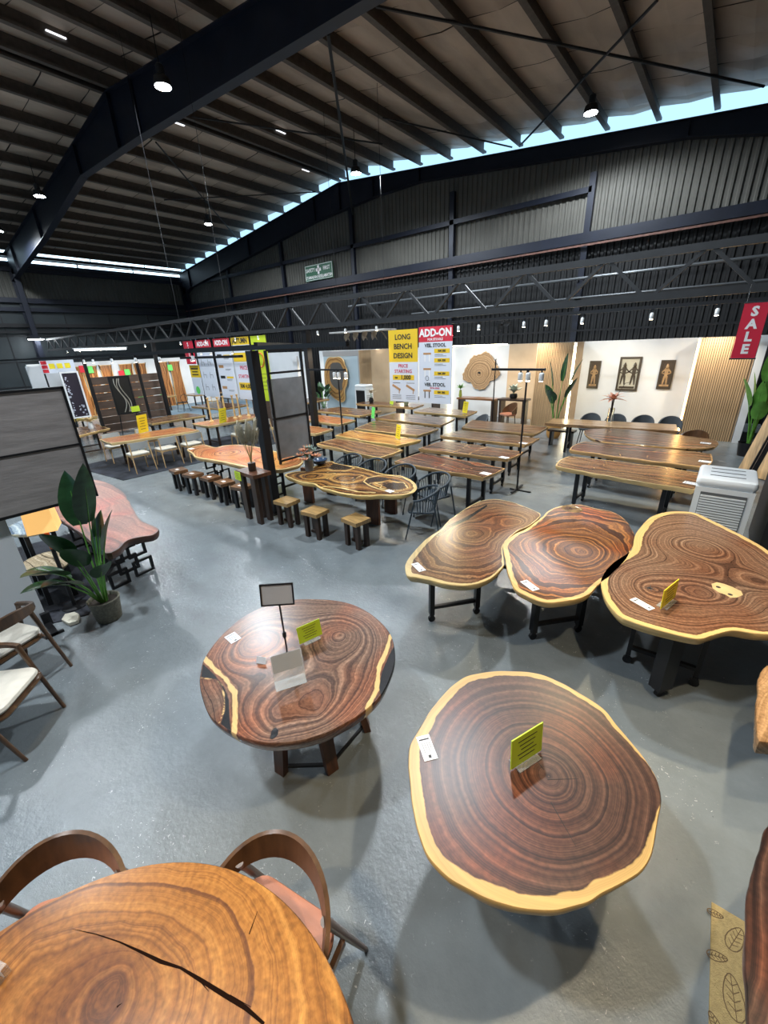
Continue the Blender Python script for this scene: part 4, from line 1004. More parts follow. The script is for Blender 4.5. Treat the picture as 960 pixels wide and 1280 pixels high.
for i, (x, y, nn) in enumerate(dark):
    o = SD if i == 0 else copy_tree(SD)
    o.location = (x, y-.04, 0); o.rotation_euler = (0, 0, .12*((i*5) % 3-1)); tag(o, f'{nn} dark wooden stool from the left along the orange table', 'stool', 'dark stools along the orange table')
    label_card(None, (x, y-.06), .1+.12*((i*5) % 3-1), .10, .06, f'price tag on the {nn} dark stool from the left', z=.45)
for i, (x, y, nn) in enumerate(((-5.38, 3.98, 'leftmost natural wood stool before the swirl-figured table'), (-4.62, 3.93, 'middle natural wood stool before the swirl-figured table'), (-3.86, 4.05, 'rightmost natural wood stool before the swirl-figured table'))):
    o = SN if i == 0 else copy_tree(SN)
    o.location = (x, y-.04, 0); o.rotation_euler = (0, 0, (.05, .05, -.12)[i]); tag(o, nn, 'stool', 'natural wood stools')
# pedestal of planks with vase of pampas and lime card
pt = thing('plank_pedestal', 'tall dark plank pedestal stool with flat brown top beside the thick post', 'pedestal', (-6.02, 3.80, 0), -.08)
MB().box(-.30, .30, -.17, .17, .84, .90).build('top', M_bwood, pt)
for x in (-.26, .12): MB().box(x, x+.14, -.14, -.08, 0, .84).build('leg', M_dwood, pt)
for x in (-.10, .12): MB().box(x, x+.12, .06, .12, 0, .84).build('leg', M_dwood, pt)
cardboard((-6.20, 3.61), -.08, 0, .20, .15, M_lime, 'lime card clipped on the front left of the dark plank pedestal', z=.74, stand=False)
def vase_of(label, name, loc, vprof, vm, stems):
    r = thing(name, label, 'vase', loc); MB().lathe(vprof, 20).build('vase', vm, r, True); stems(r); return r
def pampas(r):
    M_pm = mat('pampas_plume', (.34, .31, .23), .95, var=.25, scale=30)
    for i in range(14):
        a = i*2.4; h = .46+.08*(i % 3); top_ = Vector((.16*math.cos(a), .16*math.sin(a), .16+h))
        MB().tube([(0, 0, .1), (.03*math.cos(a), .03*math.sin(a), .3), top_], .003, 4).build('stem', mat('straw_stem', (.35, .27, .08), .8), r)
        pm = MB()
        for k in range(26):
            t = k/26; b0 = top_*(.72+.34*t); aa = k*2.1
            pm.bar(b0, b0+Vector((.07*math.cos(aa), .07*math.sin(aa), .06)), .006, .003, w2=.02)
        pm.build('plume', M_pm, r)
vase_of('vase of dried pampas grass standing on the dark plank pedestal', 'pampas_vase', (-6.02, 3.80, .90), [(.06, 0), (.065, .01), (.065, .14), (.06, .145)], M_dwood, pampas)

# ------------------------------------------------------------------ swirl-figured table, rope chairs
P = crop(340, 500, 4.364, [(70,408),(130,390),(200,385),(235,360),(300,338),(330,335),(350,345),(400,355),(470,365),(540,385),(590,400),(650,408),(700,412),(745,430),(780,455),(790,480),(775,500),(730,515),(660,522),(600,520),(540,524),(480,522),(420,515),(360,505),(310,490),(260,480),(235,460),(200,452),(150,445),(110,430)])
o_ = [at(*p, ZT) for p in P]; cc = sum(o_, Vector())/len(o_); fV = lambda L: [at(*p, ZT) for p in crop(340, 500, 4.364, L)]
r = thing('slab_table', 'free-form swirl-figured table with golden contour lines on thick brown plank legs', 'table', (cc.x, cc.y, 0))
vn = [(fV([(300,375),(330,385),(400,388),(450,372),(420,362)]), .012), (fV([(500,445),(520,425),(580,412),(650,412),(720,425),(765,450),(780,480),(760,500),(700,505),(640,500),(580,485),(530,465),(500,445)]), .014),
      (fV([(530,455),(590,450),(640,445),(720,450),(740,480),(700,492),(640,490),(590,480),(600,465),(560,452)]), .012), (fV([(250,480),(300,470),(380,480),(470,500),(560,505)]), .018), (fV([(300,430),(320,410),(350,400),(300,395)]), .008), (fV([(440,440),(470,420),(500,410)]), .008)]
rs_ = [fV([(335,345),(400,358),(440,368),(400,382),(335,380),(310,370)]), fV([(515,430),(570,420),(620,422),(640,436),(590,445),(530,448)]), fV([(600,465),(660,450),(710,455),(725,472),(690,485),(630,482)])]
W_sw = wood_top('swirl_top', (.025, .012, .006), (.21, .095, .028), (.58, .32, .08), (.80, .56, .22), freq=9, warp=.28, rough=.14, heart=(.5, .35, .3), resin=(.035, .018, .010))
slab('tabletop', o_, ZT, .07, W_sw, r, (cc.x, cc.y, 0), [(q[0].x, q[0].y) for q in (fV([(400,430)]), fV([(660,465)]), fV([(200,420)]))], sapw=.03, veins=vn, resin=rs_, nt=240, nr=50, live=.018, seed=40, inset=.04)
for i, (px, py) in enumerate(((195, 560), (545, 680), (640, 620), (320, 520))):
    g = at(*crop(340, 500, 4.364, [(px, py)])[0], 0.0)-cc
    MB().box(-.12, .12, -.03, .03, 0, ZT-.072).build('leg', M_bwood, r, loc=(g.x, g.y+.05, 0), rot=(0, 0, .15 if i % 2 else .05))
label_card(None, at(487, 614, ZT), -.2, .13, .09, 'white price tag at the right end of the swirl-figured table')
RC = rope_chair()
rp_ = [(-3.28, 4.92, 175-55, 'slate rope armchair angled outward at the right end of the swirl table'), (-3.45, 5.52, 160, 'slate rope armchair tucked behind the right end of the swirl table'), (-4.22, 5.62, 176, 'third rope armchair from the right behind the swirl table'),
       (-4.92, 5.66, 180, 'fourth rope armchair from the right behind the swirl table'), (-5.58, 5.70, 184, 'rope armchair behind the flower vase end of the swirl table')]
for i, (x, y, a, lb) in enumerate(rp_):
    o = RC if i == 0 else copy_tree(RC)
    o.location = (x, y, 0); o.rotation_euler = (0, 0, math.radians(a)); tag(o, lb, 'chair', 'slate rope armchairs round the swirl table')
def bouquet(r):
    for i in range(12):
        a = i*2.4; q = .05+.012*i; z = .42-.018*i; c0_ = Vector((q*math.cos(a), q*math.sin(a), z)); fm = MB()
        mm = mat('peach_petal', (.62, .30, .18), .7, var=.2) if i % 3 else mat('grey_green_petal', (.22, .30, .26), .7, var=.3)
        for k in range(9):
            b2 = 2*math.pi*k/9; fm.add([c0_, c0_+Vector((.06*math.cos(b2), .06*math.sin(b2), .01)), c0_+Vector((.09*math.cos(b2+.35), .09*math.sin(b2+.35), .05)), c0_+Vector((.06*math.cos(b2+.7), .06*math.sin(b2+.7), .02))], [(0, 1, 2, 3)])
        fm.lathe([(.022, 0), (.025, .02), (.0, .035)], 8, c0_, False, False)
        fm.build('flower', mm, r); MB().tube([(0, 0, .1), c0_], .003, 4).build('stem', M_leaf2, r)
    for i in range(10):
        a = i*2.1+.5; lf = leaf_mb((0, 0, .18), (math.cos(a), math.sin(a), .8), .26, .04, (0, 0, 1), .3, 5).build('leaf', M_leaf, r)
fp = fV([(205, 385)])[0]
vase_of('grey vase with peach and grey-green flowers on the left end of the swirl table', 'flower_vase', (fp.x, fp.y, ZT), [(.07, 0), (.075, .02), (.075, .20), (.07, .205)], mat('grey_ceramic', (.16, .17, .18), .35), bouquet)
fp = fV([(262, 352)])[0]
bw = thing('blue_bowl', 'dark blue bowl right of the flower vase on the swirl table', 'bowl', (fp.x, fp.y, ZT))
MB().lathe([(.06, 0), (.12, .04), (.15, .10), (.14, .10), (.10, .05), (.03, .025)], 24).build('bowl', mat('blue_glaze', (.03, .06, .12), .25), bw, True)

# ------------------------------------------------------------------ mesh screen (x = const) between the posts
xs_ = -6.35
a0, a1 = onx(331, 437, xs_), onx(375, 437, xs_)
y0, y1 = a0.y, a1.y
scn = thing('mesh_screen', 'black framed divider with grey mesh panels between the two thick posts', 'screen', (xs_, y0, 0))
wd_ = y1-y0
for z, yy in ((0, 0), (0, wd_)): MB().box(-.02, .02, yy-.02, yy+.02, 0.0, 2.80).build('upright', M_black, scn)
for z in (2.80, 2.42, 1.62, .82, .3): MB().box(-.015, .015, .02, wd_-.02, z-.018, z+.018).build('cross_bar', M_black, scn)
M_mesh = mat('grey_mesh', (.20, .205, .215), .6, var=.15, scale=5, alpha=.82, bump=.2, bscale=300)
for z0, z1 in ((.86, 1.60), (1.64, 2.32)): MB().box(-.004, .004, -.05, wd_-.02, z0, z1).build('mesh_panel', M_mesh, scn)
wpn = at(392, 560, 0)
struct(MB().box(wpn.x-.10, wpn.x+.10, wpn.y-.02, wpn.y+.05, 0, 2.62).build('partition_strip', M_wall, loc=(-.28, -.1, 0)))
# ------------------------------------------------------------------ rear partition of the showroom
YW = 15.6
HP = 2.66
def wallbox(name, x0, x1, y0, y1, z0, z1, m): return struct(MB().box(x0, x1, y0, y1, z0, z1).build(name, m))
wallbox('partition_rear', -16.8, .62, YW, YW+.12, 0, HP, M_wall)
wallbox('partition_rear_left', -26, -17.6, YW, YW+.12, 0, HP, M_wall)
M_beige = mat('beige_panel', (.50, .37, .24), .6, var=.08, scale=2)
M_slat = mat('oak_slat', (.46, .31, .17), .5, var=.2, scale=3, stretch=(30, 30, .5))
M_slatback = mat('slat_backing', (.12, .08, .045), .7)
def slatbox(x0, x1, y, label):
    r = thing('slat_panel_wall', None, None, (x0, y, 0)); r['kind'] = 'structure'
    MB().box(0, x1-x0, .02, YW-y, 0, HP).build('backing', M_slatback, r)
    s_ = MB(); x = .0
    while x < x1-x0-.03: s_.box(x, x+.032, -.006, .02, .0, HP); x += .05
    o = s_.build('slats', M_slat, r); o['kind'] = 'stuff'
    MB().box(-.012, 0, 0, YW-y, 0, HP).build('side_board', M_beige, r); MB().box(x1-x0, x1-x0+.012, 0, YW-y, 0, HP).build('side_board', M_beige, r)
    return r
slatbox(-5.05, -3.95, 14.4, '')
slatbox(-.74, .43, 14.4, '')
slatbox(-12.15, -11.5, 13.5, '')
struct(MB().box(-6.5, -5.07, YW-.06, YW, 0, HP).build('trim_1', M_beige))
struct(MB().box(.46, .62, 14.3, YW, 0, HP).build('partition_end', M_wall))
for i, (x, y, m_, nm) in enumerate(((-3.92, 14.55, M_ledw, 'left of the bay with the three carved pictures'), (-.76, 14.42, M_led, 'right of the bay with the three carved pictures'), (-5.10, 15.5, M_ledw, 'left of the wood-slat column'),
                        (-9.0, 15.56, M_ledw, 'beside the hanging stool banner'), (-11.46, 15.52, M_ledw, 'right of the narrow slat column'))):
    o = MB().box(-.028, .028, -.02, .02, .03, HP-.02).build('led_strip', m_, loc=(x, y, 0)); tag(o, 'glowing vertical light strip '+nm, 'light strip')
o = MB().box(-8.9, -6.6, YW-.02, YW-.005, HP+.003, HP+.02).build('led_strip', M_ledw); tag(o, 'pale light strip along the partition top over the round wall slice', 'light strip')
# wall slice
P = crop(560, 440, 6.857, [(125,205),(140,160),(170,110),(200,60),(250,20),(310,8),(360,20),(395,60),(420,120),(440,170),(410,230),(370,250),(340,280),(300,315),(250,318),(215,300),(200,270),(165,245),(135,235)])
o_ = [ony(*p, YW-.08) for p in P]; c0_ = sum(o_, Vector())/len(o_)
W_wall = wood_top('grey_brown_slice', (.12, .07, .035), (.30, .19, .10), (.46, .32, .18), (.46, .30, .16), freq=22, warp=.06, rough=.6)
r = thing('wall_slice', 'large rough-edged round wood slice hung on the white rear wall', 'wall art', c0_)
r.rotation_euler = (math.pi/2, 0, 0)
slab('slice', [(q.x-c0_.x, q.z-c0_.z) for q in o_], .02, .06, W_wall, r, (0, 0, 0), [(-.02, -.05)], sapw=.03, nt=120, nr=18, live=.05, seed=4,
     resin=[[(-.08, .02), (.0, .06), (.06, .0), (.0, -.06)]])
P = crop(380, 430, 8, [(845,95),(810,95),(790,150),(762,190),(770,240),(785,290),(775,340),(810,365),(860,360),(880,250),(880,140)])
o_ = [ony(*p, YW-.08) for p in P]; c0_ = sum(o_, Vector())/len(o_)
W_pink = wood_top('pink_burl', (.22, .09, .04), (.52, .26, .13), (.66, .40, .24), (.6, .4, .25), freq=26, warp=.1, rough=.5)
r = thing('wall_slice', 'orange burl slice on the rear wall, half hidden by the bench banner', 'wall art', c0_); r.rotation_euler = (math.pi/2, 0, 0)
slab('slice', [(q.x-c0_.x, q.z-c0_.z) for q in o_], .02, .06, W_pink, r, (0, 0, 0), None, sapw=.02, nt=80, nr=12, live=.02, seed=6)
# display board with hollow oval slab
db = thing('display_board', 'pale blue-grey display board framed in grey behind the left table rows', 'board', (-13.3, 13.62, 0))
MB().box(-1.12, 1.1, .0, .08, 0, HP).build('board', mat('pale_blue_board', (.40, .50, .56), .6), db)
MB().box(-1.12, 1.1, -.02, .0, HP-.22, HP).build('frame_head', mat('grey_trim', (.30, .30, .30), .6), db); MB().box(.98, 1.1, -.02, 0, 0, HP-.22).build('frame_side', MC['grey_trim'], db)
P = crop(380, 430, 8, [(215,220),(225,170),(250,135),(300,130),(350,130),(385,150),(410,200),(435,260),(440,340),(430,410),(410,470),(415,560),(380,580),(330,560),(280,520),(240,470),(215,400),(205,300)])
o_ = [ony(*p, 13.5) for p in P]; c0_ = sum(o_, Vector())/len(o_)
r = thing('oval_slab', 'upright oval slab with golden rim and dark hollow heart on the blue-grey board', 'wall art', c0_); r.rotation_euler = (math.pi/2, 0, 0)
W_ov = wood_top('golden_oval', (.15, .06, .02), (.42, .22, .07), (.62, .38, .14), (.7, .45, .2), freq=14, warp=.12, rough=.35, resin=(.10, .095, .09))
lo_ = [(q.x-c0_.x, q.z-c0_.z) for q in o_]
slab('slab', lo_, .03, .07, W_ov, r, (0, 0, 0), None, sapw=.04, nt=120, nr=20, live=.02, seed=44, resin=[[(x*.62+.06, z*.62+.1) for x, z in lo_]])
# three carved pictures
def picture(px, label, kind):
    q = [ony(*p, YW-.03) for p in px]; x0 = min(v.x for v in q); x1 = max(v.x for v in q); z0 = sum(v.z for v in q[2:])/2; z1 = sum(v.z for v in q[:2])/2
    x0, x1 = (q[0].x+q[3].x)/2, (q[1].x+q[2].x)/2; w_, h_ = (x1-x0)/2, (z1-z0)/2
    r = thing('carved_picture', label, 'picture', ((x0+x1)/2, YW-.02, (z0+z1)/2), group='carved pictures on the rear wall')
    M_fr = mat('dark_bronze_frame', (.045, .032, .018), .4); M_bk = mat('dark_carving_ground', (.05, .032, .018), .6); M_lt = mat('linen_ground', (.42, .40, .32), .7); M_go = mat('carved_wood_relief', (.30, .19, .09), .5, var=.3)
    for b_ in ((-w_, w_, h_-.06, h_), (-w_, w_, -h_, -h_+.06), (-w_, -w_+.06, -h_+.06, h_-.06), (w_-.06, w_, -h_+.06, h_-.06)): MB().box(b_[0], b_[1], -.04, 0, b_[2], b_[3]).build('frame_bar', M_fr, r)
    MB().box(-w_+.05, w_-.05, -.012, 0, -h_+.05, h_-.05).build('ground', M_lt if kind == 2 else M_bk, r)
    fm = M_fr if kind == 2 else M_go
    def figure(cx, s_):
        m_ = MB(); m_.lathe([(.0, 0), (.045*s_, .02), (.05*s_, .07), (.03*s_, .12), (.01, .17*s_)], 8, (cx, -.018, .20*s_)).bar((cx, -.02, .22*s_), (cx, -.02, -.05*s_), .13*s_, .02, up=(0, 1, 0), w2=.09*s_)
        for a_ in (-1, 1):
            m_.bar((cx+a_*.06*s_, -.02, .17*s_), (cx+a_*.15*s_, -.02, .07*s_), .035, .015, up=(0, 1, 0)); m_.bar((cx+a_*.15*s_, -.02, .07*s_), (cx+a_*.05*s_, -.02, .03*s_), .03, .015, up=(0, 1, 0))
            m_.bar((cx+a_*.03*s_, -.02, -.05*s_), (cx+a_*.06*s_, -.02, -.34*s_), .06, .018, up=(0, 1, 0), w2=.03)
        m_.build('carved_figure', fm, r)
    if kind == 2: figure(-.14, .95); figure(.14, .95)
    else: figure(0, .85)
    MB().box(-w_*.7, w_*.7, -.03, -.012, -h_+.08, -h_+.14).build('carved_base', fm, r)
picture([(738,451),(752,451),(747,486),(733,485)], 'left narrow dark carved picture, above the banana leaves', 1)
picture([(775,446),(803,446),(796,489),(770,488)], 'wide middle picture with two dark figures on pale ground', 2)
picture([(826,450),(845,450),(838,487),(821,486)], 'right narrow dark carved picture, next to the orange light strip', 3)
# wall fan
fp = ony(628, 405, YB-.7); wf_ = thing('wall_fan', 'round black industrial wall fan above the rear partition', 'fan', fp); wf_.rotation_euler = (math.radians(100), 0, math.radians(8))
g_ = MB()
for rr_ in (.36, .28, .2, .12): g_.tube([(rr_*math.cos(a), rr_*math.sin(a), .06-.15*rr_) for a in np.linspace(0, 2*math.pi, 25)], .006, 4)
g_.build('guard', M_black, wf_)
for k in range(24): MB().bar((.05*math.cos(k*.262), .05*math.sin(k*.262), .07), (.36*math.cos(k*.262), .36*math.sin(k*.262), .01), .006).build('guard_wire', M_black, wf_)
for k in range(3):
    a = k*2.094; b = leaf_mb((.03*math.cos(a), .03*math.sin(a), 0), (math.cos(a), math.sin(a), 0), .31, .2, (0, .2, 1), 0, 5).build('blade', M_truss, wf_)
MB().lathe([(.06, -.14), (.07, -.1), (.07, 0), (.04, .03), (.0, .035)], 16).build('motor', M_black, wf_, True)
MB().bar((0, 0, -.1), (0, .0, -.55), .05).build('arm', M_black, wf_)

# safety sign on the gable
q = [ony(*p, YB-.16) for p in ((381, 332), (416, 326), (417, 347), (382, 353))]
cx, cz = sum(v.x for v in q)/4, sum(v.z for v in q)/4
sg = thing('safety_sign', 'green SAFETY FIRST sign with white cross high on the gable sheeting', 'sign', (cx, YB-.16, cz))
M_sg = mat('sign_green', (.015, .11, .055), .5)
MB().box(-1.08, 1.08, -.02, .02, -.38, .38).build('board', M_sg, sg)
for b_ in ((-1.04, 1.04, .33, .35), (-1.04, 1.04, -.35, -.33), (-1.04, -1.02, -.35, .35), (1.02, 1.04, -.35, .35)): MB().box(b_[0], b_[1], -.024, -.02, b_[2], b_[3]).build('border_line', M_whiteink, sg)
MB().box(-.07, .07, -.026, -.02, -.10, .30).box(-.20, .20, -.026, -.02, .03, .17).build('white_cross', M_whiteink, sg)
text('SAFETY', .24, (-.63, -.024, .12), M_whiteink, sg, bold=.02, sx=.9); text('FIRST', .24, (.62, -.024, .12), M_whiteink, sg, bold=.02, sx=.9)
text('UTAMAKAN KESELAMATAN', .20, (0, -.024, -.22), M_whiteink, sg, bold=.02, sx=.84)

# ------------------------------------------------------------------ hanging banners
M_by = mat('banner_yellow', (.78, .52, .02), .5); M_bw = mat('banner_white', (.66, .70, .78), .5); M_br = mat('banner_red', (.60, .025, .05), .5); M_bl = mat('banner_lime', (.50, .62, .02), .5)
M_pic = mat('printed_wood', (.45, .24, .10), .6)
def banner(name, label, x0, x1, y, z0, z1, parts_, wires=True, ztop=3.27):
    r = thing(name, label, 'banner', ((x0+x1)/2, y, z0)); h = z1-z0; w_ = (x1-x0)
    for nm, f0, f1, m_ in parts_: MB().box(-w_/2, w_/2, -.008, .008, h*f0, h*f1).build(nm, m_, r)
    if wires:
        for s_ in (-1, 1): MB().tube([(s_*w_*.42, 0, h), (s_*w_*.42, 0, ztop-z0)], .004, 4).build('hanging_wire', M_chrome, r)
    return r, w_, h
r, w_, h = banner('bench_banner', 'yellow and white hanging banner reading LONG BENCH DESIGN', -6.25, -5.45, 8.0, 1.55, 3.11, [('white_body', 0, .565, M_bw), ('yellow_head', .565, 1, M_by)])
for i, t in enumerate(('LONG', 'BENCH', 'DESIGN')): text(t, .155, (0, -.011, h*(.90-.125*i)), M_ink, r, bold=.025)
text('PRICE', .105, (0, -.011, h*.51), M_redink, r, bold=.015); text('STARTING', .105, (0, -.011, h*.435), M_redink, r, bold=.015)
MB().box(-w_*.38, w_*.38, -.010, -.008, h*.315, h*.385).build('price_box', M_by, r)
text('RM', .06, (-.2, -.013, h*.345), M_ink, r, bold=.02); text('1,000', .13, (.07, -.013, h*.35), M_ink, r, bold=.035)
for s_ in (-1, 1):
    MB().bar((s_*.2-.12, -.01, h*.24), (s_*.2+.11, -.01, h*.17), .05, .003, up=(0, 1, 0)).build('printed_bench', M_pic, r)
    MB().bar((s_*.2+.08, -.01, h*.17), (s_*.2+.07, -.01, h*.12), .02, .003, up=(0, 1, 0)).build('printed_bench_leg', M_pic, r)
    k = MB()
    for q in range(3): k.box(s_*.2-.13, s_*.2+.13, -.0095, -.008, h*(.09-.025*q), h*(.096-.025*q))
    k.box(s_*.2-.11, s_*.2+.11, -.0095, -.008, h*.268, h*.275); k.build('small_print', M_ink, r)
r, w_, h = banner('stool_banner', 'red and white hanging banner headed ADD-ON listing VEIL STOOL prices', -5.41, -4.58, 8.0, 1.55, 3.13, [('white_body', 0, .81, M_bw), ('red_head', .81, 1, M_br)])
text('ADD-ON', .205, (0, -.011, h*.92), M_whiteink, r, bold=.04, sx=.95); text('FOR STOOLS', .065, (0, -.011, h*.84), M_whiteink, r, bold=.03)
text('VEIL STOOL', .10, (0, -.011, h*.765), M_ink, r, bold=.03); text('VEIL STOOL', .10, (0, -.011, h*.255), M_ink, r, bold=.03)
text('METAL SERIES', .04, (0, -.011, h*.21), M_redink, r, bold=.02)
for zf, pr in ((.695, 'RM 380'), (.575, 'RM 300'), (.405, 'RM 280'), (.155, 'RM 300')):
    MB().box(-.02, .36, -.010, -.008, h*(zf-.027), h*(zf+.027)).build('price_box', M_by, r); text(pr, .06, (.17, -.013, h*zf), M_ink, r, bold=.03)
    k = MB(); k.box(-.01, .2, -.0095, -.008, h*(zf-.05), h*(zf-.045)).box(-.01, .28, -.0095, -.008, h*(zf-.068), h*(zf-.063)); k.build('small_print', M_ink, r)
for zf, hh in ((.60, .1), (.40, .04), (.11, .1)):
    MB().box(-.30, -.10, -.010, -.008, h*(zf+.05), h*(zf+.075)).build('printed_stool_seat', M_pic, r)
    MB().box(-.27, -.245, -.010, -.008, h*(zf-.04), h*(zf+.05)).box(-.155, -.13, -.010, -.008, h*(zf-.04), h*(zf+.05)).build('printed_stool_leg', M_dwood if zf < .2 else M_whiteink, r)
MB().tube([(-.20+.04*math.cos(a), -.011, h*.36+.05*math.sin(a)-.03) for a in np.linspace(0, 6.28, 13)], .004, 4).build('printed_stool_leg', M_ink, r)
def board(x0, x1, head, hm, label, body=M_bw, z0=1.32, z1=3.22, kind=0, f=.86):
    r, w_, h = banner('price_board', label, x0, x1, 8.0, z0, z1, [('body', 0, f, body), ('head', f, 1, hm)])
    if head: text(head, .20 if len(head) < 7 else .15, (0, -.011, h*(1+f)/2), M_whiteink if hm is M_br else M_ink, r, bold=.04, sx=.95 if len(head) < 7 else .9)
    if kind == 1:
        for a in range(3):
            for b_ in (-1, 1):
                cx_, cz_ = b_*w_*.22, h*(.62-.22*a); k = MB()
                k.bar((cx_-.09, -.01, cz_), (cx_+.09, -.01, cz_), .012, .002, up=(0, 1, 0))
                for s_ in (-.08, .08): k.bar((cx_+s_, -.01, cz_+(.1 if s_ < 0 else 0)), (cx_+s_*1.2, -.01, cz_-.12), .012, .002, up=(0, 1, 0))
                k.build('printed_chair', M_ink, r)
    if kind == 2:
        for a in range(4):
            cz_ = h*(.72-.18*a); MB().box(-w_*.4, -w_*.1, -.010, -.008, cz_-.04, cz_+.05).build('printed_stool', M_pic if a % 2 else M_truss, r)
            if a % 2 == 0: MB().box(.0, w_*.42, -.010, -.008, cz_-.03, cz_+.03).build('price_box', M_by, r)
            k = MB().box(0, w_*.35, -.0095, -.008, cz_-.08, cz_-.07).box(0, w_*.3, -.0095, -.008, cz_-.11, cz_-.1); k.build('small_print', M_ink, r)
    return r, w_, h
board(-14.95, -13.95, 'ADD-ON', M_br, 'leftmost hanging board, red ADD-ON head over line drawings of chairs', kind=1)
board(-13.75, -12.80, 'ADD-ON', M_br, 'second hanging board, red ADD-ON head over stool pictures and prices', kind=2)
r, w_, h = board(-12.68, -11.72, 'AUTUMN', M_by, 'hanging board with yellow AUTUMN head and PRICE STARTING 4,000', f=.88)
MB().box(-w_/2, w_/2, -.010, -.008, h*.62, h*.76).build('yellow_band', M_by, r)
text('PRICE', .16, (0, -.011, h*.52), M_redink, r, bold=.02); text('STARTING', .15, (0, -.011, h*.38), M_redink, r, bold=.02)
MB().box(-w_*.42, w_*.42, -.010, -.008, h*.16, h*.28).build('price_box', M_by, r); text('RM 4,000', .17, (0, -.013, h*.22), M_ink, r, bold=.03)
r, w_, h = board(-11.60, -10.85, '', M_bl, 'lime hanging board with a red oval outline beside the thick post', body=M_bl, f=.9)
MB().tube([(.16*math.cos(a), -.012, h*.64+.2*math.sin(a)) for a in np.linspace(0, 2*math.pi, 25)], .022, 6).build('red_oval', mat('oval_red', (.62, .16, .02), .5), r)
k = MB()
for q in range(5): k.box(-.2, .2-.05*(q % 2), -.0095, -.008, h*(.42-.06*q), h*(.427-.06*q))
k.build('small_print', M_ink, r)
def sale(label, x0, x1, y, z0, z1, extra=False, ztop=3.27):
    r, w_, h = banner('sale_banner', label, x0, x1, y, z0, z1, [('red_sheet', 0, 1, mat('sale_red', (.62, .015, .045), .45))], ztop=ztop)
    for i, ch in enumerate('SALE'): text(ch, h*.235, (0, -.011, h*(.845-.228*i)), M_whiteink, r, bold=.045)
    MB().box(-w_/2-.01, w_/2+.01, -.012, .012, h, h+.015).box(-w_/2-.01, w_/2+.01, -.012, .012, -.015, 0).build('end_bar', M_chrome, r)
    return r, w_, h
sale('red hanging SALE banner at the right edge of the photo', -.015, .205, 6.6, 2.50, 3.08)
r, w_, h = sale('narrow red SALE strip among the left hanging boards', -15.80, -15.15, 8.0, 2.45, 3.22)
bb = thing('sign_board', 'yellow and white sign board just under the narrow SALE strip', 'sign', (-15.45, 8.05, 1.35))
MB().box(-.34, .34, -.008, .008, .0, .62).build('white_body', M_bw, bb); MB().box(-.34, .34, -.008, .008, .62, 1.05).build('yellow_head', M_by, bb)
k = MB().box(-.25, .25, -.011, -.008, .9, .95).box(-.2, .2, -.011, -.008, .8, .84).box(-.22, .22, -.011, -.008, .70, .74); k.build('printed_lines', M_ink, bb)
MB().lathe([(.14, 0), (.14, .004)], 18).build('green_sticker', M_green, bb, loc=(-.02, -.012, .16), rot=(math.pi/2, 0, 0))
for s_ in (-.3, .3): MB().tube([(s_, 0, 1.05), (s_, 0, 1.08)], .004, 4).build('hanging_wire', M_chrome, bb)

# ------------------------------------------------------------------ rows of long slab tables
def long_table(label, quad, m, seed, group, h=ZT, wob=.012, sapw=.012, wheels=True, th=.075, veins=(), lm=None, cats='table', legs=(.18, .82), bul=.02, nr=14, wide=0):
    q = [Vector(p) for p in quad]     # near-left, far-left, far-right, near-right
    if wide: q[0] += (q[0]-q[1])*wide; q[3] += (q[3]-q[2])*wide; q[1] += (q[1]-q[0])*.05; q[2] += (q[2]-q[3])*.05
    pts = []; rs = random.Random(seed)
    for a, b_, n in ((q[0], q[3], 9), (q[3], q[2], 3), (q[2], q[1], 9), (q[1], q[0], 3)):
        d = (b_-a); nn = Vector((d.y, -d.x)).normalized()
        for i in range(n):
            t = i/n; e_ = (wob*2.2 if n > 4 else wob*.5)
            if i == 0: pts += [a*1.0, a*1.0]
            pts.append(a+d*t+nn*((rs.random()-.5)*2*e_+bul*math.sin(math.pi*t)) if i else a+nn*0)
    c = sum(q, Vector((0, 0)))/4; ax = (q[3]-q[0]+q[2]-q[1]); rz = math.atan2(ax.y, ax.x)
    r = thing('long_table', label, cats, (c.x, c.y, 0), group=group)
    slab('tabletop', [(p.x, p.y) for p in pts], h, th, m, r, (c.x, c.y, 0), [(c.x+(rs.random()-.5)*1.2, c.y+(rs.random()-.5)*.3)], mode='grain', sapw=sapw, nt=150, nr=nr, live=.008, seed=seed, veins=veins, axis=rz)
    wdt = (q[1]-q[0]).length
    for f in legs:
        p = (q[0]+q[1])/2*(1-f)+(q[3]+q[2])/2*f-c
        trestle(r, p.x, p.y, wdt*.62, rz, h-th-.002, wheels=wheels, wd=.06, m=lm)
    return r
nx = ('nearest', 'second', 'third', 'farthest')
TQ = [((-4.57,6.01),(-4.51,6.70),(-2.66,6.51),(-2.73,5.97)), ((-4.75,7.10),(-4.68,7.84),(-2.82,7.74),(-2.85,7.24)), ((-5.04,8.43),(-4.92,9.12),(-2.97,9.08),(-3.0,8.46)), ((-5.11,9.57),(-5.34,10.52),(-3.22,10.39),(-3.22,9.63))]
tv = [[([at(*p, ZT) for p in crop(480, 500, 4.364, L)], .010) for L in (((345,405),(365,385),(420,378),(500,372)), ((250,372),(300,362),(340,345)))],
      [([at(*p, ZT) for p in crop(480, 500, 4.364, L)], .011) for L in (((370,285),(420,270),(455,245),(460,240)), ((445,305),(480,285),(530,265),(575,255)), ((515,320),(520,300),(545,285)))], [], []]
for i, q in enumerate(TQ): long_table(f'{nx[i]} of four espresso-brown slab tables in the centre row, right of the rope chairs' if i else 'nearest espresso-brown slab table in the centre row, with orange streaks on casters', q, W_t, 50+i, 'espresso slab tables in the centre row', veins=tv[i], wide=.13)
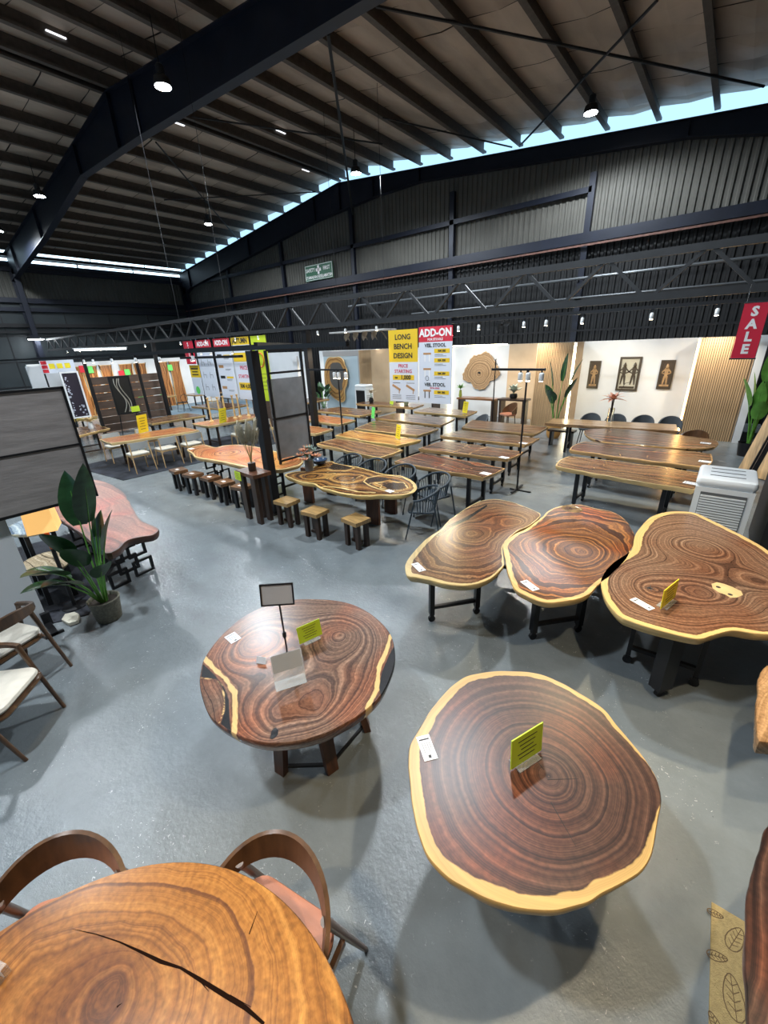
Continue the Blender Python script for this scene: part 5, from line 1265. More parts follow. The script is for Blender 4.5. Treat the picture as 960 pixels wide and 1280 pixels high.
SQ = [((-7.09,6.31),(-7.08,6.87),(-5.0,6.72),(-5.01,6.07)), ((-7.37,7.20),(-7.47,7.81),(-5.2,7.70),(-5.32,7.07)), ((-7.58,8.18),(-7.79,9.18),(-5.54,9.0),(-5.53,8.2)), ((-8.13,9.72),(-8.13,10.6),(-5.9,10.5),(-5.75,9.6)), ((-7.8,11.3),(-7.8,12.1),(-5.95,12.0),(-5.85,11.2))]
sm_ = (W_s, W_s2, W_s, W_t, W_s)
sl = ('toffee slab table with pale front edge right behind the rope chairs', 'golden-yellow slab table, second behind the rope chairs', 'toffee-brown slab table, third behind the rope chairs', 'dark walnut-toned slab table, fourth behind the rope chairs', 'light brown table behind the yellow card under the stool banner')
for i, q in enumerate(SQ): long_table(sl[i], q, sm_[i], 70+i, 'slab tables behind the rope chairs', sapw=.03 if i < 3 else .012, wheels=False, wide=.12)
LQ = [((-9.9,7.05),(-9.9,7.75),(-8.05,7.72),(-8.0,7.05)), ((-10.5,8.45),(-10.4,9.3),(-8.45,9.05),(-8.4,8.3)), ((-11.2,9.9),(-11.0,10.95),(-8.85,10.8),(-8.86,9.75)), ((-11.0,11.9),(-11.0,12.7),(-8.4,12.7),(-8.3,11.9))]
ll_ = ('small orange-red slab table beside the rear thick post', 'orange-brown slab table, second right of the rear thick post', 'brown slab table with yellow front edge before the oval slab board', 'dark long table in front of the small air cooler')
for i, q in enumerate(LQ): long_table(ll_[i], q, (W_live, W_live, W_s, W_t)[i], 90+i, 'slab tables right of the rear post', wheels=False, sapw=.02)
UQ = [((-1.99,7.22),(-1.98,7.84),(.02,7.80),(-.02,6.98)), ((-2.12,8.50),(-2.05,9.22),(.06,9.20),(.04,8.35))]
uv = [[([at(*p, ZT) for p in crop(680, 500, 3.4286, L)], .010) for L in (((200,300),(225,285),(270,275),(262,255),(235,243)), ((490,345),(500,325),(535,310),(520,280)))], [([at(*p, ZT) for p in crop(680, 500, 3.4286, L)], .010) for L in (((280,190),(310,205),(330,240)), ((440,250),(450,225),(500,215)))]]
for i, q in enumerate(UQ): long_table(('nearest lobed brown slab table on casters in the right row', 'second lobed brown slab table in the right row')[i], q, (W_s, W_t)[i], 110+i, 'slab tables in the right row', veins=uv[i], sapw=.02, bul=.06, wide=.14)
P = crop(680, 500, 3.4286, [(172,135),(200,125),(300,122),(420,130),(540,145),(640,158),(715,168),(746,182),(735,200),(690,206),(600,206),(480,198),(360,188),(260,178),(195,160)])
o_ = [at(*p, ZT) for p in P]; cc = sum(o_, Vector())/len(o_)
r = thing('oval_table', 'long dark oval table behind the lobed tables in the right row', 'table', (cc.x, cc.y, 0), group='slab tables in the right row')
slab('tabletop', o_, ZT, .07, W_t, r, (cc.x, cc.y, 0), None, mode='grain', sapw=.004, nt=120, nr=14, live=.002, seed=120)
for x in (-.7, .7): trestle(r, x, 0, .5, 0, ZT-.072, wd=.06, wheels=False)
long_table('very long blond plank dining table before the three carved pictures', ((-3.45,10.95),(-3.5,11.75),(-.72,12.1),(-.62,11.25)), W_plank, 130, 'right row', wheels=False, wob=.002, bul=0, sapw=-.01)
bn = thing('bench', 'dark bench standing at the left end of the blond plank table', 'bench', (-2.55, 10.05, 0)); bn.location = at(700, 557, 0)
MB().box(-.35, .35, -.14, .14, .40, .45).build('seat', M_dwood, bn)
for x in (-.26, .26): MB().box(x-.03, x+.03, -.11, .11, 0, .40).build('leg', M_black, bn)
for (px, py, lb) in ((548, 405+500-405, ''),): pass
for c_, a_, lb in (((607, 592), -.2, 'white tag at the right end of the nearest espresso table'), ((630, 572), -.2, 'white tag at the right end of the second espresso table'), ((654, 554), -.1, 'white tag at the right end of the third espresso table'),
                   ((863, 604), -.2, 'white tag at the right end of the nearest lobed table'), ((881, 577), -.1, 'white tag on the right end of the second lobed table'), ((882, 554), -.1, 'white tag at the right tip of the dark oval table')):
    label_card(None, at(c_[0], c_[1], ZT), a_, .17, .12, lb)
def stand_card(px, py, m, label, w_=.24, h_=.32, z=ZT, rz=-.5):
    p = at(px, py, z); cardboard((p.x, p.y), rz, math.radians(-8), w_, h_, m, label, z=z)
stand_card(497, 549, M_yel, 'yellow price card on the golden slab table behind the rope chairs')
cardboard((-6.1, 11.5), -.5, math.radians(-8), .26, .34, M_yel, 'yellow price card on the table under the stool banner')
stand_card(466, 523, M_green, 'green price card between the two left slab table rows', .24, .32)
cardboard((-9.5, 12.2), -.5, math.radians(-8), .3, .36, M_lime, 'lime price card beside the small air cooler')
stand_card(180, 541, M_yel, 'yellow price card on the table with pale ash chairs', .34, .50, rz=-1.2)
stand_card(279, 529, M_yel, 'yellow price card on the table with candlesticks', .34, .45, rz=-1.2)

# chairs, consoles and vases along the rear wall
SC = shell_chair()
for i, (x, y, a, lb) in enumerate(((-2.70, 12.35, 183, 'grey chair nearest the banana plant behind the blond table'), (-2.10, 12.45, 180, 'second grey chair from the left behind the blond table'), (-1.48, 12.55, 178, 'third grey chair from the left behind the blond table'), (-.88, 12.62, 180, 'rightmost grey chair behind the blond table'), (-5.35, 10.98, 150, 'dark grey chair beside the espresso tables under the stool banner'))):
    o = SC if i == 0 else copy_tree(SC)
    o.location = (x, y, 0); o.rotation_euler = (0, 0, math.radians(a)); tag(o, lb, 'chair', 'grey upholstered chairs')
lc_ = thing('lounge_chair', 'brown curved chair near the right end of the narrow rear console', 'chair', at(634, 533, 0), 2.6)
arc_band(.26, -190, 10, lambda t: .45, lambda t: .55+.25*math.sin(math.pi*t), .03, n=14).build('backrest', M_walnut, lc_, True); MB().cushion(-.24, .24, -.2, .22, .38, .46, .08).build('seat', M_leather, lc_, True)
for sx in (-1, 1):
    for sy in (-1, 1): cone((sx*.2, sy*.18, 0), (sx*.17, sy*.15, .38), .012, .018, 'leg', M_dwood, lc_, 8)
sc2 = thing('lounge_chair', 'low brown chair at the foot of the right slat wall', 'chair', (at(868, 541, .72).x, at(868, 541, .72).y, 0), 2.9)
arc_band(.26, -190, 10, lambda t: .45, lambda t: .55+.2*math.sin(math.pi*t), .03, n=14).build('backrest', M_walnut, sc2, True); MB().cushion(-.24, .24, -.2, .22, .38, .46, .08).build('seat', M_leather, sc2, True)
for sx in (-1, 1):
    for sy in (-1, 1): cone((sx*.2, sy*.18, 0), (sx*.17, sy*.15, .38), .012, .018, 'leg', M_dwood, sc2, 8)
def console(label, x0, x1, y0, y1, z, m):
    r = thing('console_table', label, 'table', ((x0+x1)/2, (y0+y1)/2, 0)); w_, d_ = (x1-x0)/2, (y1-y0)/2
    MB().box(-w_, w_, -d_, d_, z-.06, z).build('tabletop', m, r)
    for sx in (-1, 1): MB().box(sx*(w_-.1)-.04, sx*(w_-.1)+.04, -d_+.03, d_-.03, 0, z-.06).build('leg', M_dwood, r)
    return r
console('narrow brown console table under the round wall slice', -7.9, -6.35, 14.2, 14.7, .85, M_side)
console('dark console table right of the brown one below the wall slice', -6.25, -5.2, 14.2, 14.65, .88, M_dwood)
console('dark sideboard table behind the blue-grey board plant', -10.9, -8.9, 14.2, 14.8, .74, M_dwood)
def greens(n, ln, m, spread=.8, z=.3):
    def f(r):
        for i in range(n):
            a = i*2.4; leaf_mb((0, 0, z), (math.cos(a)*spread, math.sin(a)*spread, .5+.5*(i % 3)), ln*(.7+.1*(i % 4)), ln*.22, (0, 0, 1), .3, 5).build('leaf', m, r, True)
            MB().tube([(0, 0, .05), (.01*math.cos(a), .01*math.sin(a), z)], .004, 4).build('stem', M_leaf2, r)
    return f
gv = [(.05, 0), (.07, .05), (.05, .2), (.04, .26)]
p = ony(575, 508, 14.45); vase_of('green leafy spray in a yellow-green vase on the brown console', 'plant_vase', (p.x, 14.45, .85), gv, mat('lime_vase', (.25, .3, .06), .3), greens(14, .34, M_leaf2))
p = ony(627, 505, 14.42); vase_of('silvery olive branches in a black vase on the dark console', 'plant_vase', (-5.75, 14.42, .88), [(.10, 0), (.14, .06), (.13, .15), (.10, .17)], M_black, greens(22, .5, mat('olive_leaf', (.30, .34, .28), .6), .6, .2))
p = at(762, 527, ZT)
def pinkf(r):
    M_pk = mat('coral_bloom', (.62, .30, .20), .7, var=.2)
    for i in range(16):
        a = i*2.4; leaf_mb((0, 0, .55), (math.cos(a), math.sin(a), .2+.5*(i % 3)), .34, .09, (0, 0, 1), .3, 5).build('petal', M_pk, r, True)
    for i in range(6): MB().tube([(0, 0, .05), (.03*math.cos(i), .03*math.sin(i), .6)], .006, 4).build('stem', M_dwood, r)
    MB().tube([(0, 0, .5), (.2, 0, .95), (.32, 0, .98)], .006, 4).build('stem', M_dwood, r)
vase_of('coral lily arrangement in a clear glass vase on the blond table', 'flower_vase', (p.x, p.y, ZT), [(.06, 0), (.07, .01), (.07, .34)], M_glass, pinkf)
palm('potted_banana_plant', 'banana plant with golden pot at the left end of the blond table', (-3.75, 12.75, 0),
     [(200, 1.2, .2, .8, .28, .1), (20, 1.3, .35, .75, .25, .1), (150, .8, .5, .6, .3, .2), (-20, .9, .45, .7, .25, .1), (60, 1.3, .1, .8, .22, .05), (-100, .8, .5, .5, .28, .2), (240, .7, .4, .6, .3, .2)],
     lambda r: (MB().lathe([(.14, 0), (.2, .1), (.21, .35), (.17, .42), (.15, .40)], 20, cap1=False).build('pot', mat('golden_basket', (.45, .22, .05), .6, bump=.5), r, True), .35)[1], stalk=.018)
palm('potted_banana_plant', 'tall green banana plant in a black pot at the right wall before the slats', (.74, 12.9, 0),
     [(200, .9, .35, .75, .30, .1), (100, 1.4, .1, .8, .28, .05), (60, 1.0, .3, .7, .28, .1), (180, 1.1, .2, .6, .25, .1), (-90, .6, .35, .6, .3, .2), (-60, .9, .15, .9, .26, .0), (250, .8, .2, .7, .25, .05)],
     lambda r: (MB().lathe([(.16, 0), (.2, .3), (.21, .32), (.18, .30)], 20, cap1=False).build('pot', M_black, r, True), .3)[1], m=M_leaf2, stalk=.02)
p = at(407, 520, .0); palm('potted_fig_plant', 'dark broad-leaved plant in front of the oval slab board', (-13.9, 12.9, 0),
     [(k*50, .5+.12*(k % 4), .5+.1*(k % 3), .4, .26, .2) for k in range(11)], lambda r: (MB().lathe([(.14, 0), (.18, .3), (.16, .32)], 18, cap1=False).build('pot', M_white, r, True), .3)[1])
p = at(501, 514, .8); vase_of('olive vase with white blossoms on the table below the bench banner', 'flower_vase', (-8.9, 12.3, ZT), [(.07, 0), (.09, .1), (.07, .28), (.06, .3)], mat('olive_vase', (.25, .27, .15), .4), greens(12, .3, mat('pale_blossom', (.55, .50, .40), .7), .9, .35))
vase_of('cream blossoms in a dark vase beside the small air cooler', 'flower_vase', (-10.6, 12.35, ZT), [(.07, 0), (.10, .08), (.06, .2)], M_black, greens(14, .32, mat('cream_blossom', (.6, .5, .36), .7), .9, .35))

# ------------------------------------------------------------------ air coolers
def cooler(label, x0, x1, y0, y1, h, dark=False):
    r = thing('air_cooler', label, 'cooler', ((x0+x1)/2, (y0+y1)/2, 0)); w_, d_ = (x1-x0)/2, (y1-y0)/2
    mb = MB(); z0, z1 = .08, h-.12
    mb.add([(-w_,-d_,z0),(w_,-d_,z0),(w_,d_,z0),(-w_,d_,z0),(-w_,-d_,z1),(w_,-d_,z1),(w_,d_,z1),(-w_,d_,z1)], [(0,3,2,1),(4,5,6,7),(0,1,5,4),(1,2,6,5),(2,3,7,6),(3,0,4,7)])
    mb.build('body', M_white, r)
    MB().cushion(-w_*1.03, w_*1.03, -d_*1.03, d_*1.03, h-.12, h, .05).build('hood', M_white, r, True)
    for s_ in (-.5, 0, .5): MB().box(-w_*.6, w_*.6, s_*d_-.008, s_*d_+.008, h-.001, h+.004).build('top_vent', M_truss, r)
    MB().box(-w_*.78, w_*.78, -d_-.006, -d_+.001, h*.2, h*.84).build('grille_recess', M_black if dark else mat('grille_grey', (.10, .105, .11), .5), r)
    if not dark:
        z = h*.22
        while z < h*.82: MB().bar((-w_*.76, -d_-.012, z), (w_*.76, -d_-.012, z), .012, .02).build('louvre', M_white, r); z += .034
    for sx in (-1, 1):
        for sy in (-1, 1): MB().lathe([(.03, 0), (.04, .02), (.04, .06), (.03, .08)], 10, (sx*(w_-.06), sy*(d_-.06), 0)).build('wheel', M_black, r)
    k = MB()
    for i in range(14): k.box(w_, w_+.006, -d_*.8, d_*.8, .2+i*.055, .215+i*.055)
    k.build('side_louvres', M_ink, r)
    return r
cooler('white air cooler with louvred front at the right edge behind the big slab tables', -.02, .56, 6.25, 6.95, 1.12)
cooler('small white air cooler with dark front before the blue-grey board', -11.9, -11.3, 12.85, 13.3, 1.35, True)

# ------------------------------------------------------------------ right wall items
bx = thing('black_cabinet', 'plain black panel standing against the right wall beside the air cooler', 'cabinet', (1.20, 6.85, 0)); 
MB().box(-.46, .46, -.55, .9, 0, 1.25).build('body', mat('matte_black_board', (.012, .012, .013), .5), bx); MB().box(-.47, .47, -.56, .91, 1.252, 1.28).build('top', M_black, bx)
M_lp = mat('leaning_plank_wood', (.50, .31, .14), .5, var=.45, scale=5, stretch=(3, .4, .4))
for i, (xx, yy, lb) in enumerate(((.84, 10.9, 'front leaning pale plank at the far right edge'), (.98, 11.7, 'second leaning pale plank at the far right edge'), (1.02, 12.4, 'third leaning pale plank behind the banana plant'))):
    o = MB().bar((0, 0, .012), (.48, .7, 2.35), .62, .05, up=(0, 0, 1)).build('leaning_plank', M_lp, loc=(xx, yy, 0)); tag(o, lb, 'plank')
ap = thing('a_frame_rack', 'black slanted rack posts in front of the leaning planks', 'rack', (.66, 9.9, 0))
MB().bar((0, -.25, 0), (.32, -.25, 1.9), .07).build('post', M_black, ap); MB().bar((0, .1, 0), (.32, .1, 1.9), .07).build('post', M_black, ap); MB().bar((.01, -.21, .1), (.01, .06, .1), .06).build('foot_rail', M_black, ap)
# right edge: dark slab table, slab top, doormat
P = [(960,1034),(950,1062),(940,1100),(935,1130),(932,1165),(932,1200),(935,1240),(938,1282),(950,1340),(1060,1400),(1130,1240),(1080,1060),(1010,1000)]
o_ = [at(*p, ZT) for p in P]; cc = sum(o_, Vector())/len(o_)
r = thing('slab_table', 'dark brown slab table cut off by the lower right edge', 'table', (cc.x, cc.y, 0))
slab('tabletop', o_, ZT, .09, W_suar, r, (cc.x, cc.y, 0), None, mode='grain', sapw=-.01, nt=120, nr=16, live=.006, seed=77, axis=1.4)
for y in (-.3, .3): MB().box(.20, .26, y-.03, y+.03, 0, ZT-.092).build('leg', M_black, r)
P = [(952,840),(947,870),(946,900),(948,924),(960,928),(1010,928),(1030,870),(1010,830),(970,828)]
o_ = [at(*p, .62) for p in P]; cc = sum(o_, Vector())/len(o_)
r = thing('slab_stool', 'pale brown slab seat cut off by the right edge above the dark table', 'table', (cc.x, cc.y, 0))
slab('tabletop', o_, .62, .12, W_plank, r, (cc.x, cc.y, 0), None, mode='grain', sapw=-.01, nt=90, nr=12, live=.006, seed=78, axis=1.2)
for y in (-.2, .2): MB().box(.10, .18, y-.04, y+.04, 0, .498).build('leg', M_dwood, r)
q = [at(888, 1132), at(924, 1142), at(936, 1300), at(884, 1330)]
M_mat = mat('coir_mat', (.36, .27, .12), .9, var=.15, scale=60, bump=.5, bscale=200)
dm = thing('door_mat', 'tan floor mat with brown leaf outlines at the lower right', 'mat', (.60, 1.55, 0), .02)
MB().box(-.075, .20, -.75, .41, .001, .012).build('mat', M_mat, dm)
M_mi = mat('mat_print', (.12, .075, .035), .9)
for (lx, ly, s_, a) in ((.01, .05, 1, 1.7), (.02, .30, .8, 1.2), (.0, -.25, .9, 1.4), (-.05, .17, .5, .4), (.08, -.08, .6, 2.4), (-.05, -.1, .5, 2.2), (.0, -.5, .9, 1.9), (-.06, .36, .4, .2)):
    k = MB(); d = Vector((math.cos(a), math.sin(a), 0)); n_ = Vector((-d.y, d.x, 0)); c_ = Vector((lx, ly, .0122)); pts = []
    for i in range(17):
        t = 2*math.pi*i/16; pts.append(c_+d*(.085*s_*math.cos(t))+n_*(.038*s_*math.sin(t)*(1-.25*math.cos(t))))
    for a_, b_ in zip(pts, pts[1:]): k.bar(a_, b_, .004, .001)
    k.bar(c_-d*.085*s_, c_+d*.085*s_, .003, .001)
    for t in (-.05, -.02, .01, .04): k.bar(c_+d*t*s_, c_+d*(t+.02)*s_+n_*.025*s_, .003, .001); k.bar(c_+d*t*s_, c_+d*(t+.02)*s_-n_*.025*s_, .003, .001)
    k.build('leaf_outline', M_mi, dm)

# ------------------------------------------------------------------ portable light stand in the middle
def light_stand(label, px, py, pxt, pyt, bar):
    g = at(px, py); r = thing('light_stand', label, 'light stand', (g.x, g.y, 0)); H_ = 2.3
    MB().tube([(0, 0, .03), (0, 0, H_)], .018, 8).build('pole', M_black, r)
    MB().bar((-.14, 0, .015), (.28, 0, .015), .04, .02).build('foot', M_black, r); MB().bar((0, -.28, .035), (0, .28, .035), .04, .02).build('foot', M_black, r)
    if bar:
        MB().bar((bar[0], 0, H_), (bar[1], 0, H_), .05, .04).build('cross_bar', M_black, r)
        for x in (-.12, .02, .26):
            h_ = MB().lathe([(.03, 0), (.045, .02), (.045, .13), (.02, .15)], 12).build('spot_head', M_white, r, True, loc=(x, 0, H_-.2)); MB().lathe([(.035, -.003), (.035, 0)], 12).build('lens', M_warm, h_)
            MB().box(x-.01, x+.01, -.01, .01, H_-.06, H_-.02).build('stem', M_black, r)
    return r
light_stand('black light stand with a cross bar of spots between the centre and right rows', 646, 613, 650, 462, (-.68, .32))
light_stand('thin black stand pole left of the light stand with cross bar', 614, 545, 620, 472, None)
light_stand('thin black stand carrying a bar in front of the oval slab board', 431, 578, 415, 470, (-1.1, .25))

# ------------------------------------------------------------------ left display area
sp = struct(MB().box(-25.3, -25.15, 5.2, YW-1.2, 0, 2.62).build('partition_left', M_wall))
carp = MB().box(-25.1, -19.6, 8.2, 14.6, .001, .008).build('display_carpet', mat('blue_grey_carpet', (.13, .19, .24), .95, var=.1)); tag(carp, 'blue-grey carpet under the far left display tables', 'carpet')
W_slabA = wood_top('standing_slab', (.05, .018, .008), (.26, .10, .030), (.50, .24, .08), (.6, .36, .14), freq=12, warp=.14, rough=.3)
ys_ = [(5.55, .62), (6.25, .60), (7.05, .50), (7.62, .62), (8.35, .55), (9.3, .62), (10.0, .62), (11.2, .60), (11.9, .60)]
for i, (y, w_) in enumerate(ys_):
    r = thing('standing_slab', ('reddish', 'orange', 'dark brown')[i % 3]+f' raw slab leaning on the far left display wall, number {i+1} from the left' if False else ['first', 'second', 'third', 'fourth', 'fifth', 'sixth', 'seventh', 'eighth', 'ninth'][i]+' standing wooden slab from the left on the far left display wall', 'wood slab', (-25.1, y, 0.0), group='standing slabs on the far left wall')
    r.rotation_euler = (math.pi/2, 0, math.pi/2)
    pts = [(-w_/2, .02)]*2+[(w_/2, .02)]*2+[(w_/2+.03, .8), (w_/2-.02, 1.6)]+[(w_/2, 2.42)]*2+[(-w_/2, 2.42)]*2+[(-w_/2+.03, 1.5), (-w_/2-.02, .7)]
    slab('slab', pts, .07, .05, W_slabA, r, (0, 0, 0), None, mode='grain', sapw=.03, nt=60, nr=8, live=.008, seed=200+i, axis=math.pi/2)
for i, (y, z, m_) in enumerate(((7.62, 2.25, M_green), (9.3, 2.0, M_green), (11.6, 2.1, M_green), (9.0, 1.95, M_red), (7.3, 2.3, M_red))):
    o = MB().box(-.006, .006, -.13, .13, -.16, .16).build('price_card', m_, loc=(-25.0, y, z)); tag(o, ('green', 'green', 'green', 'red', 'red')[i]+' price card stuck on the standing slabs, '+('second group', 'third group', 'rightmost group', 'third group', 'second group')[i], 'sign', 'cards on the standing slabs')
# frames with art, standing before the brown screen
def frame_art(label, x, y0, y1, z0, z1, kind):
    r = thing('framed_art', label, 'picture', (x, (y0+y1)/2, z0)); w_ = (y1-y0)/2; h = z1-z0
    fm = M_whiteink if kind == 1 else M_black
    for b_ in ((-w_, w_, 0, .05), (-w_, w_, h-.05, h), (-w_, -w_+.05, .05, h-.05), (w_-.05, w_, .05, h-.05)): MB().box(-.02, .03, b_[0], b_[1], b_[2], b_[3]).build('frame_bar', fm, r)
    MB().box(-.01, .01, -w_+.04, w_-.04, .04, h-.04).build('canvas', mat('plum_canvas', (.016, .010, .022), .5) if kind == 1 else mat('black_canvas', (.012, .011, .010), .4), r)
    rs = random.Random(kind)
    if kind == 1:
        M_fl = mat('white_flower_print', (.6, .62, .72), .6)
        for i in range(34):
            t = rs.random(); yy = -w_*.8+(.12*rs.random() if t < .6 else rs.random()*w_*1.6); zz = (rs.random()*h*.85+.06) if t < .6 else .06+rs.random()*.25*h
            k = MB(); s_ = .02+.035*rs.random()
            k.add([(.012, yy+s_*math.cos(a)*(1 if j % 2 else .4), zz+s_*math.sin(a)*(1 if j % 2 else .4)) for j, a in enumerate(np.linspace(0, 2*math.pi, 10, endpoint=False))], [tuple(range(10))]); k.build('printed_blossom', M_fl, r)
        # flat gems of print
    else:
        M_ln = mat('silver_line', (.55, .50, .42), .3, .5)
        for s_, ph in ((-.16, 0), (-.02, .6), (.12, .3)):
            pts = [(.02, w_*(s_*1.6+.38*math.sin(5.2*t+ph)*(1-.2*t)), .08+(h-.16)*t) for t in np.linspace(0, 1, 30)]
            MB().tube(pts, .016, 5).build('silver_wave', M_ln, r)
    for s_ in (-1, 1): MB().bar((-.02, s_*w_*.8, 0), (-.25, s_*w_*.8, -z0+.01), .025).build('easel_leg', M_black, r)
    return r
frame_art('dark plum flower painting in a white frame at the left', -17.4, 4.38, 4.92, .86, 2.40, 1)
frame_art('tall black painting with silver wavy lines', -17.4, 5.76, 6.48, .78, 2.14, 2)
p = onx(170, 516, -17.3); o = MB().box(-.005, .005, -.15, .15, -.10, .10).build('price_card', M_lime, loc=(-17.365, 6.40, .93)); tag(o, 'lime card at the lower right corner of the silver wave painting', 'sign')
M_br2 = mat('brown_board', (.105, .065, .045), .6, var=.25, scale=3, stretch=(1, .4, 4))
r = thing('board_screen', 'brown horizontal board screen behind the silver wave painting', 'screen', (-18.9, 5.6, 0))
for i in range(7): MB().box(-.02, .02, 0, 2.7, .02+i*.30, .30+i*.30).build('board', M_br2, r)
for y in (0.0, 2.7): MB().box(-.03, .03, y-.03, y+.03, 0, 2.2).build('post', M_black, r)
# posters above the plum painting
pb = thing('poster_rack', 'white poster strip with red and yellow tabs above the plum painting', 'poster', (-17.62, 4.1, 2.45))
MB().box(-.01, .01, -.1, .85, -.08, .32).build('sheet', M_bw, pb)
for i in range(3): MB().box(.01, .014, .12+.22*i, .28+.22*i, .06, .22).build('yellow_tab', M_yel, pb)
for i in range(3): MB().box(.01, .014, -.08, .08, -.06+.13*i, .05+.13*i).build('red_tab', M_red, pb)
MB().bar((0, -.06, -.08), (0, -.06, -2.44), .04).build('stand_leg', M_black, pb)
wpl = struct(MB().box(-19.6, -19.5, 4.0, 5.0, 0, 2.6).build('partition_short', M_wall))
# left tables, aligned with the purlins
def table_y(label, q, m, seed, h=ZT, lm=M_dwood, th=.075, sapw=.02):
    return long_table(label, (q[0], q[1], q[2], q[3]), m, seed, 'display tables on the left', h=h, wheels=False, lm=lm, th=th, sapw=sapw)
table_y('orange-brown slab table with a row of pale ash chairs and a dark rug', ((-11.95, 3.62), (-12.85, 3.66), (-12.6, 5.75), (-11.5, 5.75)), W_live, 301)
table_y('brown slab table with candlesticks left of the thick post', ((-11.9, 6.25), (-12.85, 6.25), (-12.9, 8.4), (-11.9, 8.3)), W_live, 302)
table_y('small pale pink-brown slab table below the flower painting', ((-14.0, 3.35), (-14.6, 4.5), (-15.9, 4.6), (-15.8, 3.4)), W_s, 303)
table_y('yellow-topped table with lime card at the far left display', ((-19.3, 4.35), (-19.35, 5.2), (-17.95, 5.25), (-17.9, 4.4)), W_s2, 304)
table_y('low dark slab table behind the candlestick table', ((-15.0, 8.6), (-15.2, 9.9), (-17.4, 9.9), (-17.2, 8.5)), W_t, 305)
table_y('brown slab table behind the pale ash chairs, left of the posts', ((-14.2, 5.6), (-15.4, 5.6), (-15.4, 7.4), (-14.1, 7.4)), W_s, 306)
table_y('grey-edged table on the blue carpet with green cards', ((-21.6, 11.0), (-22.8, 11.0), (-22.8, 13.4), (-21.6, 13.4)), W_t, 307)
table_y('brown table on the blue carpet behind the round-back chair', ((-22.8, 8.7), (-24.0, 8.7), (-24.0, 10.6), (-22.8, 10.6)), W_s, 308)
table_y('dark table in front of the lime hanging board', ((-13.2, 10.2), (-14.3, 10.2), (-14.3, 12.6), (-13.2, 12.6)), W_t, 309)
cardboard((-18.7, 4.8), -1.3, 0, .5, .35, M_lime, 'lime card on the yellow-topped far left table')
for o_n in [o for o in bpy.data.objects if o.get('label', '').find('carpet') > 0 and o.name.startswith('long_table')]: o_n.location.z = .009
for i, (x, y, z) in enumerate(((-22.2, 9.5, ZT), (-23.3, 9.0, ZT), (-23.3, 10.1, ZT), (-21.9, 12.0, ZT))[1:]):
    cardboard((x, y), -1.2, 0, .34, .34, M_green, ('green card at the near end of the brown carpet table', 'green card at the far end of the brown carpet table', 'green card on the grey-edged carpet table')[i], z=z)
HCN = hoop_chair(); HCN.location = (-22.2, 9.1, .009); HCN.rotation_euler = (0, 0, math.radians(90)); tag(HCN, 'black round-back chair on the blue carpet, left of the post', 'chair', 'black round-back chairs')
dup(HCN, (-21.9, 10.4, .009), math.radians(100), 'black round-back chair right of the post on the blue carpet', 'black round-back chairs')
dup(HCN, (-15.3, 2.9, 0), math.radians(150), 'black round-back chair below the plum flower painting', 'black round-back chairs')
AC = ash_chair()
al = [(-11.5, 4.02, 90, 'nearest pale ash chair with white seat on the dark rug'), (-11.45, 4.72, 90, 'middle pale ash chair with white seat on the dark rug'), (-11.35, 5.38, 90, 'farthest pale ash chair with white seat on the dark rug'),
      (-11.35, 6.95, 82, 'grey-backed ash chair at the candlestick table, nearer one'), (-11.4, 7.75, 90, 'grey-backed ash chair at the candlestick table, farther one'),
      (-21.0, 11.6, 95, 'pale ash folding-look chair on the blue carpet'), (-13.2, 4.1, -90, 'ash chair on the far side of the orange-brown table, nearer'), (-13.2, 5.0, -90, 'ash chair on the far side of the orange-brown table, farther')]
for i, (x, y, a, lb) in enumerate(al):
    o = AC if i == 0 else copy_tree(AC)
    o.location = (x, y, .012 if (x > -14 and y < 6.6) or x < -20 else 0); o.rotation_euler = (0, 0, math.radians(a)); tag(o, lb, 'chair', 'pale ash dining chairs')
rg = MB().prism([(-10.95, 3.35), (-10.85, 6.1), (-14.0, 6.2), (-13.6, 3.1)], .001, .012).build('floor_rug', M_rug); tag(rg, 'dark marbled rug under the pale ash chairs', 'rug')
rg = MB().prism([(-10.9, 6.4), (-10.9, 9.0), (-13.6, 9.1), (-13.6, 6.4)], .001, .011).build('floor_rug', M_rug); tag(rg, 'dark marbled rug under the candlestick table', 'rug')
bs = thing('bench', 'black bench with grey seat below the plum painting', 'bench', (-13.6, 2.7, 0), .4)
MB().cushion(-.5, .5, -.2, .2, .42, .48, .03).build('seat', M_lgrey, bs)
for x in (-.42, .42):
    for y in (-.15, .15): MB().box(x-.025, x+.025, y-.025, y+.025, 0, .42).build('leg', M_black, bs)
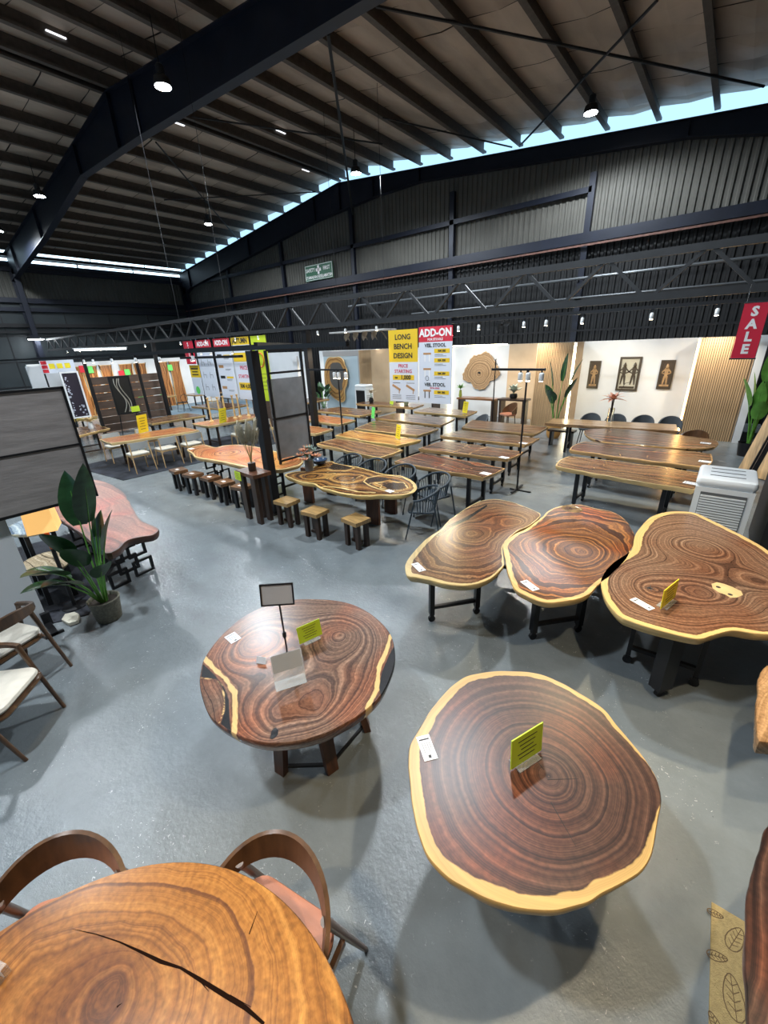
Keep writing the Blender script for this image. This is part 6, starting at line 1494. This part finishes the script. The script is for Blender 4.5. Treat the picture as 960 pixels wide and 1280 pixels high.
# candlesticks
M_brass = mat('pale_turned_wood', (.62, .42, .18), .35)
for i in range(6):
    p = at(272+9.0*i+(4 if i % 2 else 0), 527-3.2*i, ZT)
    p = Vector((-12.55+.12*(i % 2), 6.75+.26*i, ZT))
    r = thing('candlestick', ['first', 'second', 'third', 'fourth', 'fifth', 'sixth'][i]+' tall turned pale candlestick from the left on the candlestick table', 'candlestick', p, group='candlesticks')
    MB().lathe([(.07, 0), (.07, .02), (.03, .05), (.022, .2), (.035, .25), (.022, .3), (.03, .62), (.02, .68)], 12).build('stem', M_brass, r, True); MB().lathe([(.02, .68), (.045, .72), (.04, .74)], 12).build('cup', M_brass, r, True)
pl_ = (-15.0, 4.15)
vase_of('cream dried bouquet on the pink-brown table below the flower painting', 'flower_vase', (pl_[0], pl_[1], ZT), gv, M_white, greens(18, .36, mat('cream_dried', (.62, .48, .26), .8), .9, .2))
# clothes hanging boards behind the stool boards
for i, (x0, x1, lb) in enumerate(((-14.6, -13.2, 'brown board standing low behind the hanging boards'),)):
    o = MB().box(x0, x1, 0, .06, 0, 1.25).build('brown_board', M_br2, loc=(0, 9.7, 0)); tag(o, lb, 'board')
# low light bar fixture hung above the centre-left tables
lb_ = thing('light_bar', 'flat black hanging light bar in front of the stool boards', 'light', (-11.0, 6.2, 2.66))
MB().box(-1.5, 1.5, -.06, .06, 0, .06).build('bar', M_black, lb_)
for x in (-1.2, 1.2): MB().tube([(x, 0, .06), (x, 0, 6.9)], .006, 4).build('wire', M_black, lb_)
cf = thing('hanging_canopy', 'white flat canopy with draped flowers hung beneath the truss centre', 'canopy', (-10.6, 12.0, 3.28))
MB().box(-1.3, 1.3, -.35, .35, 0, .05).build('canopy_board', mat('canopy_white', (.4, .4, .4), .6), cf)
for i in range(9):
    leaf_mb((-.9+.22*i, 0, 0), (.5*(-1)**i, .2, -.6), .35, .22, (0, 0, 1), .1, 5).build('drape', mat('drape_cloth', (.4, .36, .30), .8), cf, True)
for x in (-1.1, 1.1): MB().tube([(x, 0, .05), (x, 0, 6.42)], .008, 4).build('wire', M_black, cf)
dg = MB().bar((-21, 12, 4.3), (-26, 17.62, 5.4), .12).build('grey_strut', M_truss); tag(dg, 'grey slanting strut behind the truss at left', 'strut')
cb = thing('ceiling_tube', 'long white tube light hanging above the far left display', 'light', (-21.5, 7.2, 3.12))
MB().tube([(0, -1.0, 0), (0, 1.0, 0)], .03, 8).build('tube', mat('tube_glow', (1, 1, 1), .4, emit=(.9, .96, 1), es=5), cb); MB().box(-.05, .05, -1.05, 1.05, .035, .08).build('housing', M_white, cb)
fl_ = thing('flood_light', 'bright flood light on the left portal column', 'light', onx(45, 424, -32.0)); MB().box(-.1, .1, -.35, .35, -.03, .0).build('lens', M_bulb, fl_); MB().box(-.15, .15, -.4, .4, .003, .1).build('housing', M_truss, fl_)
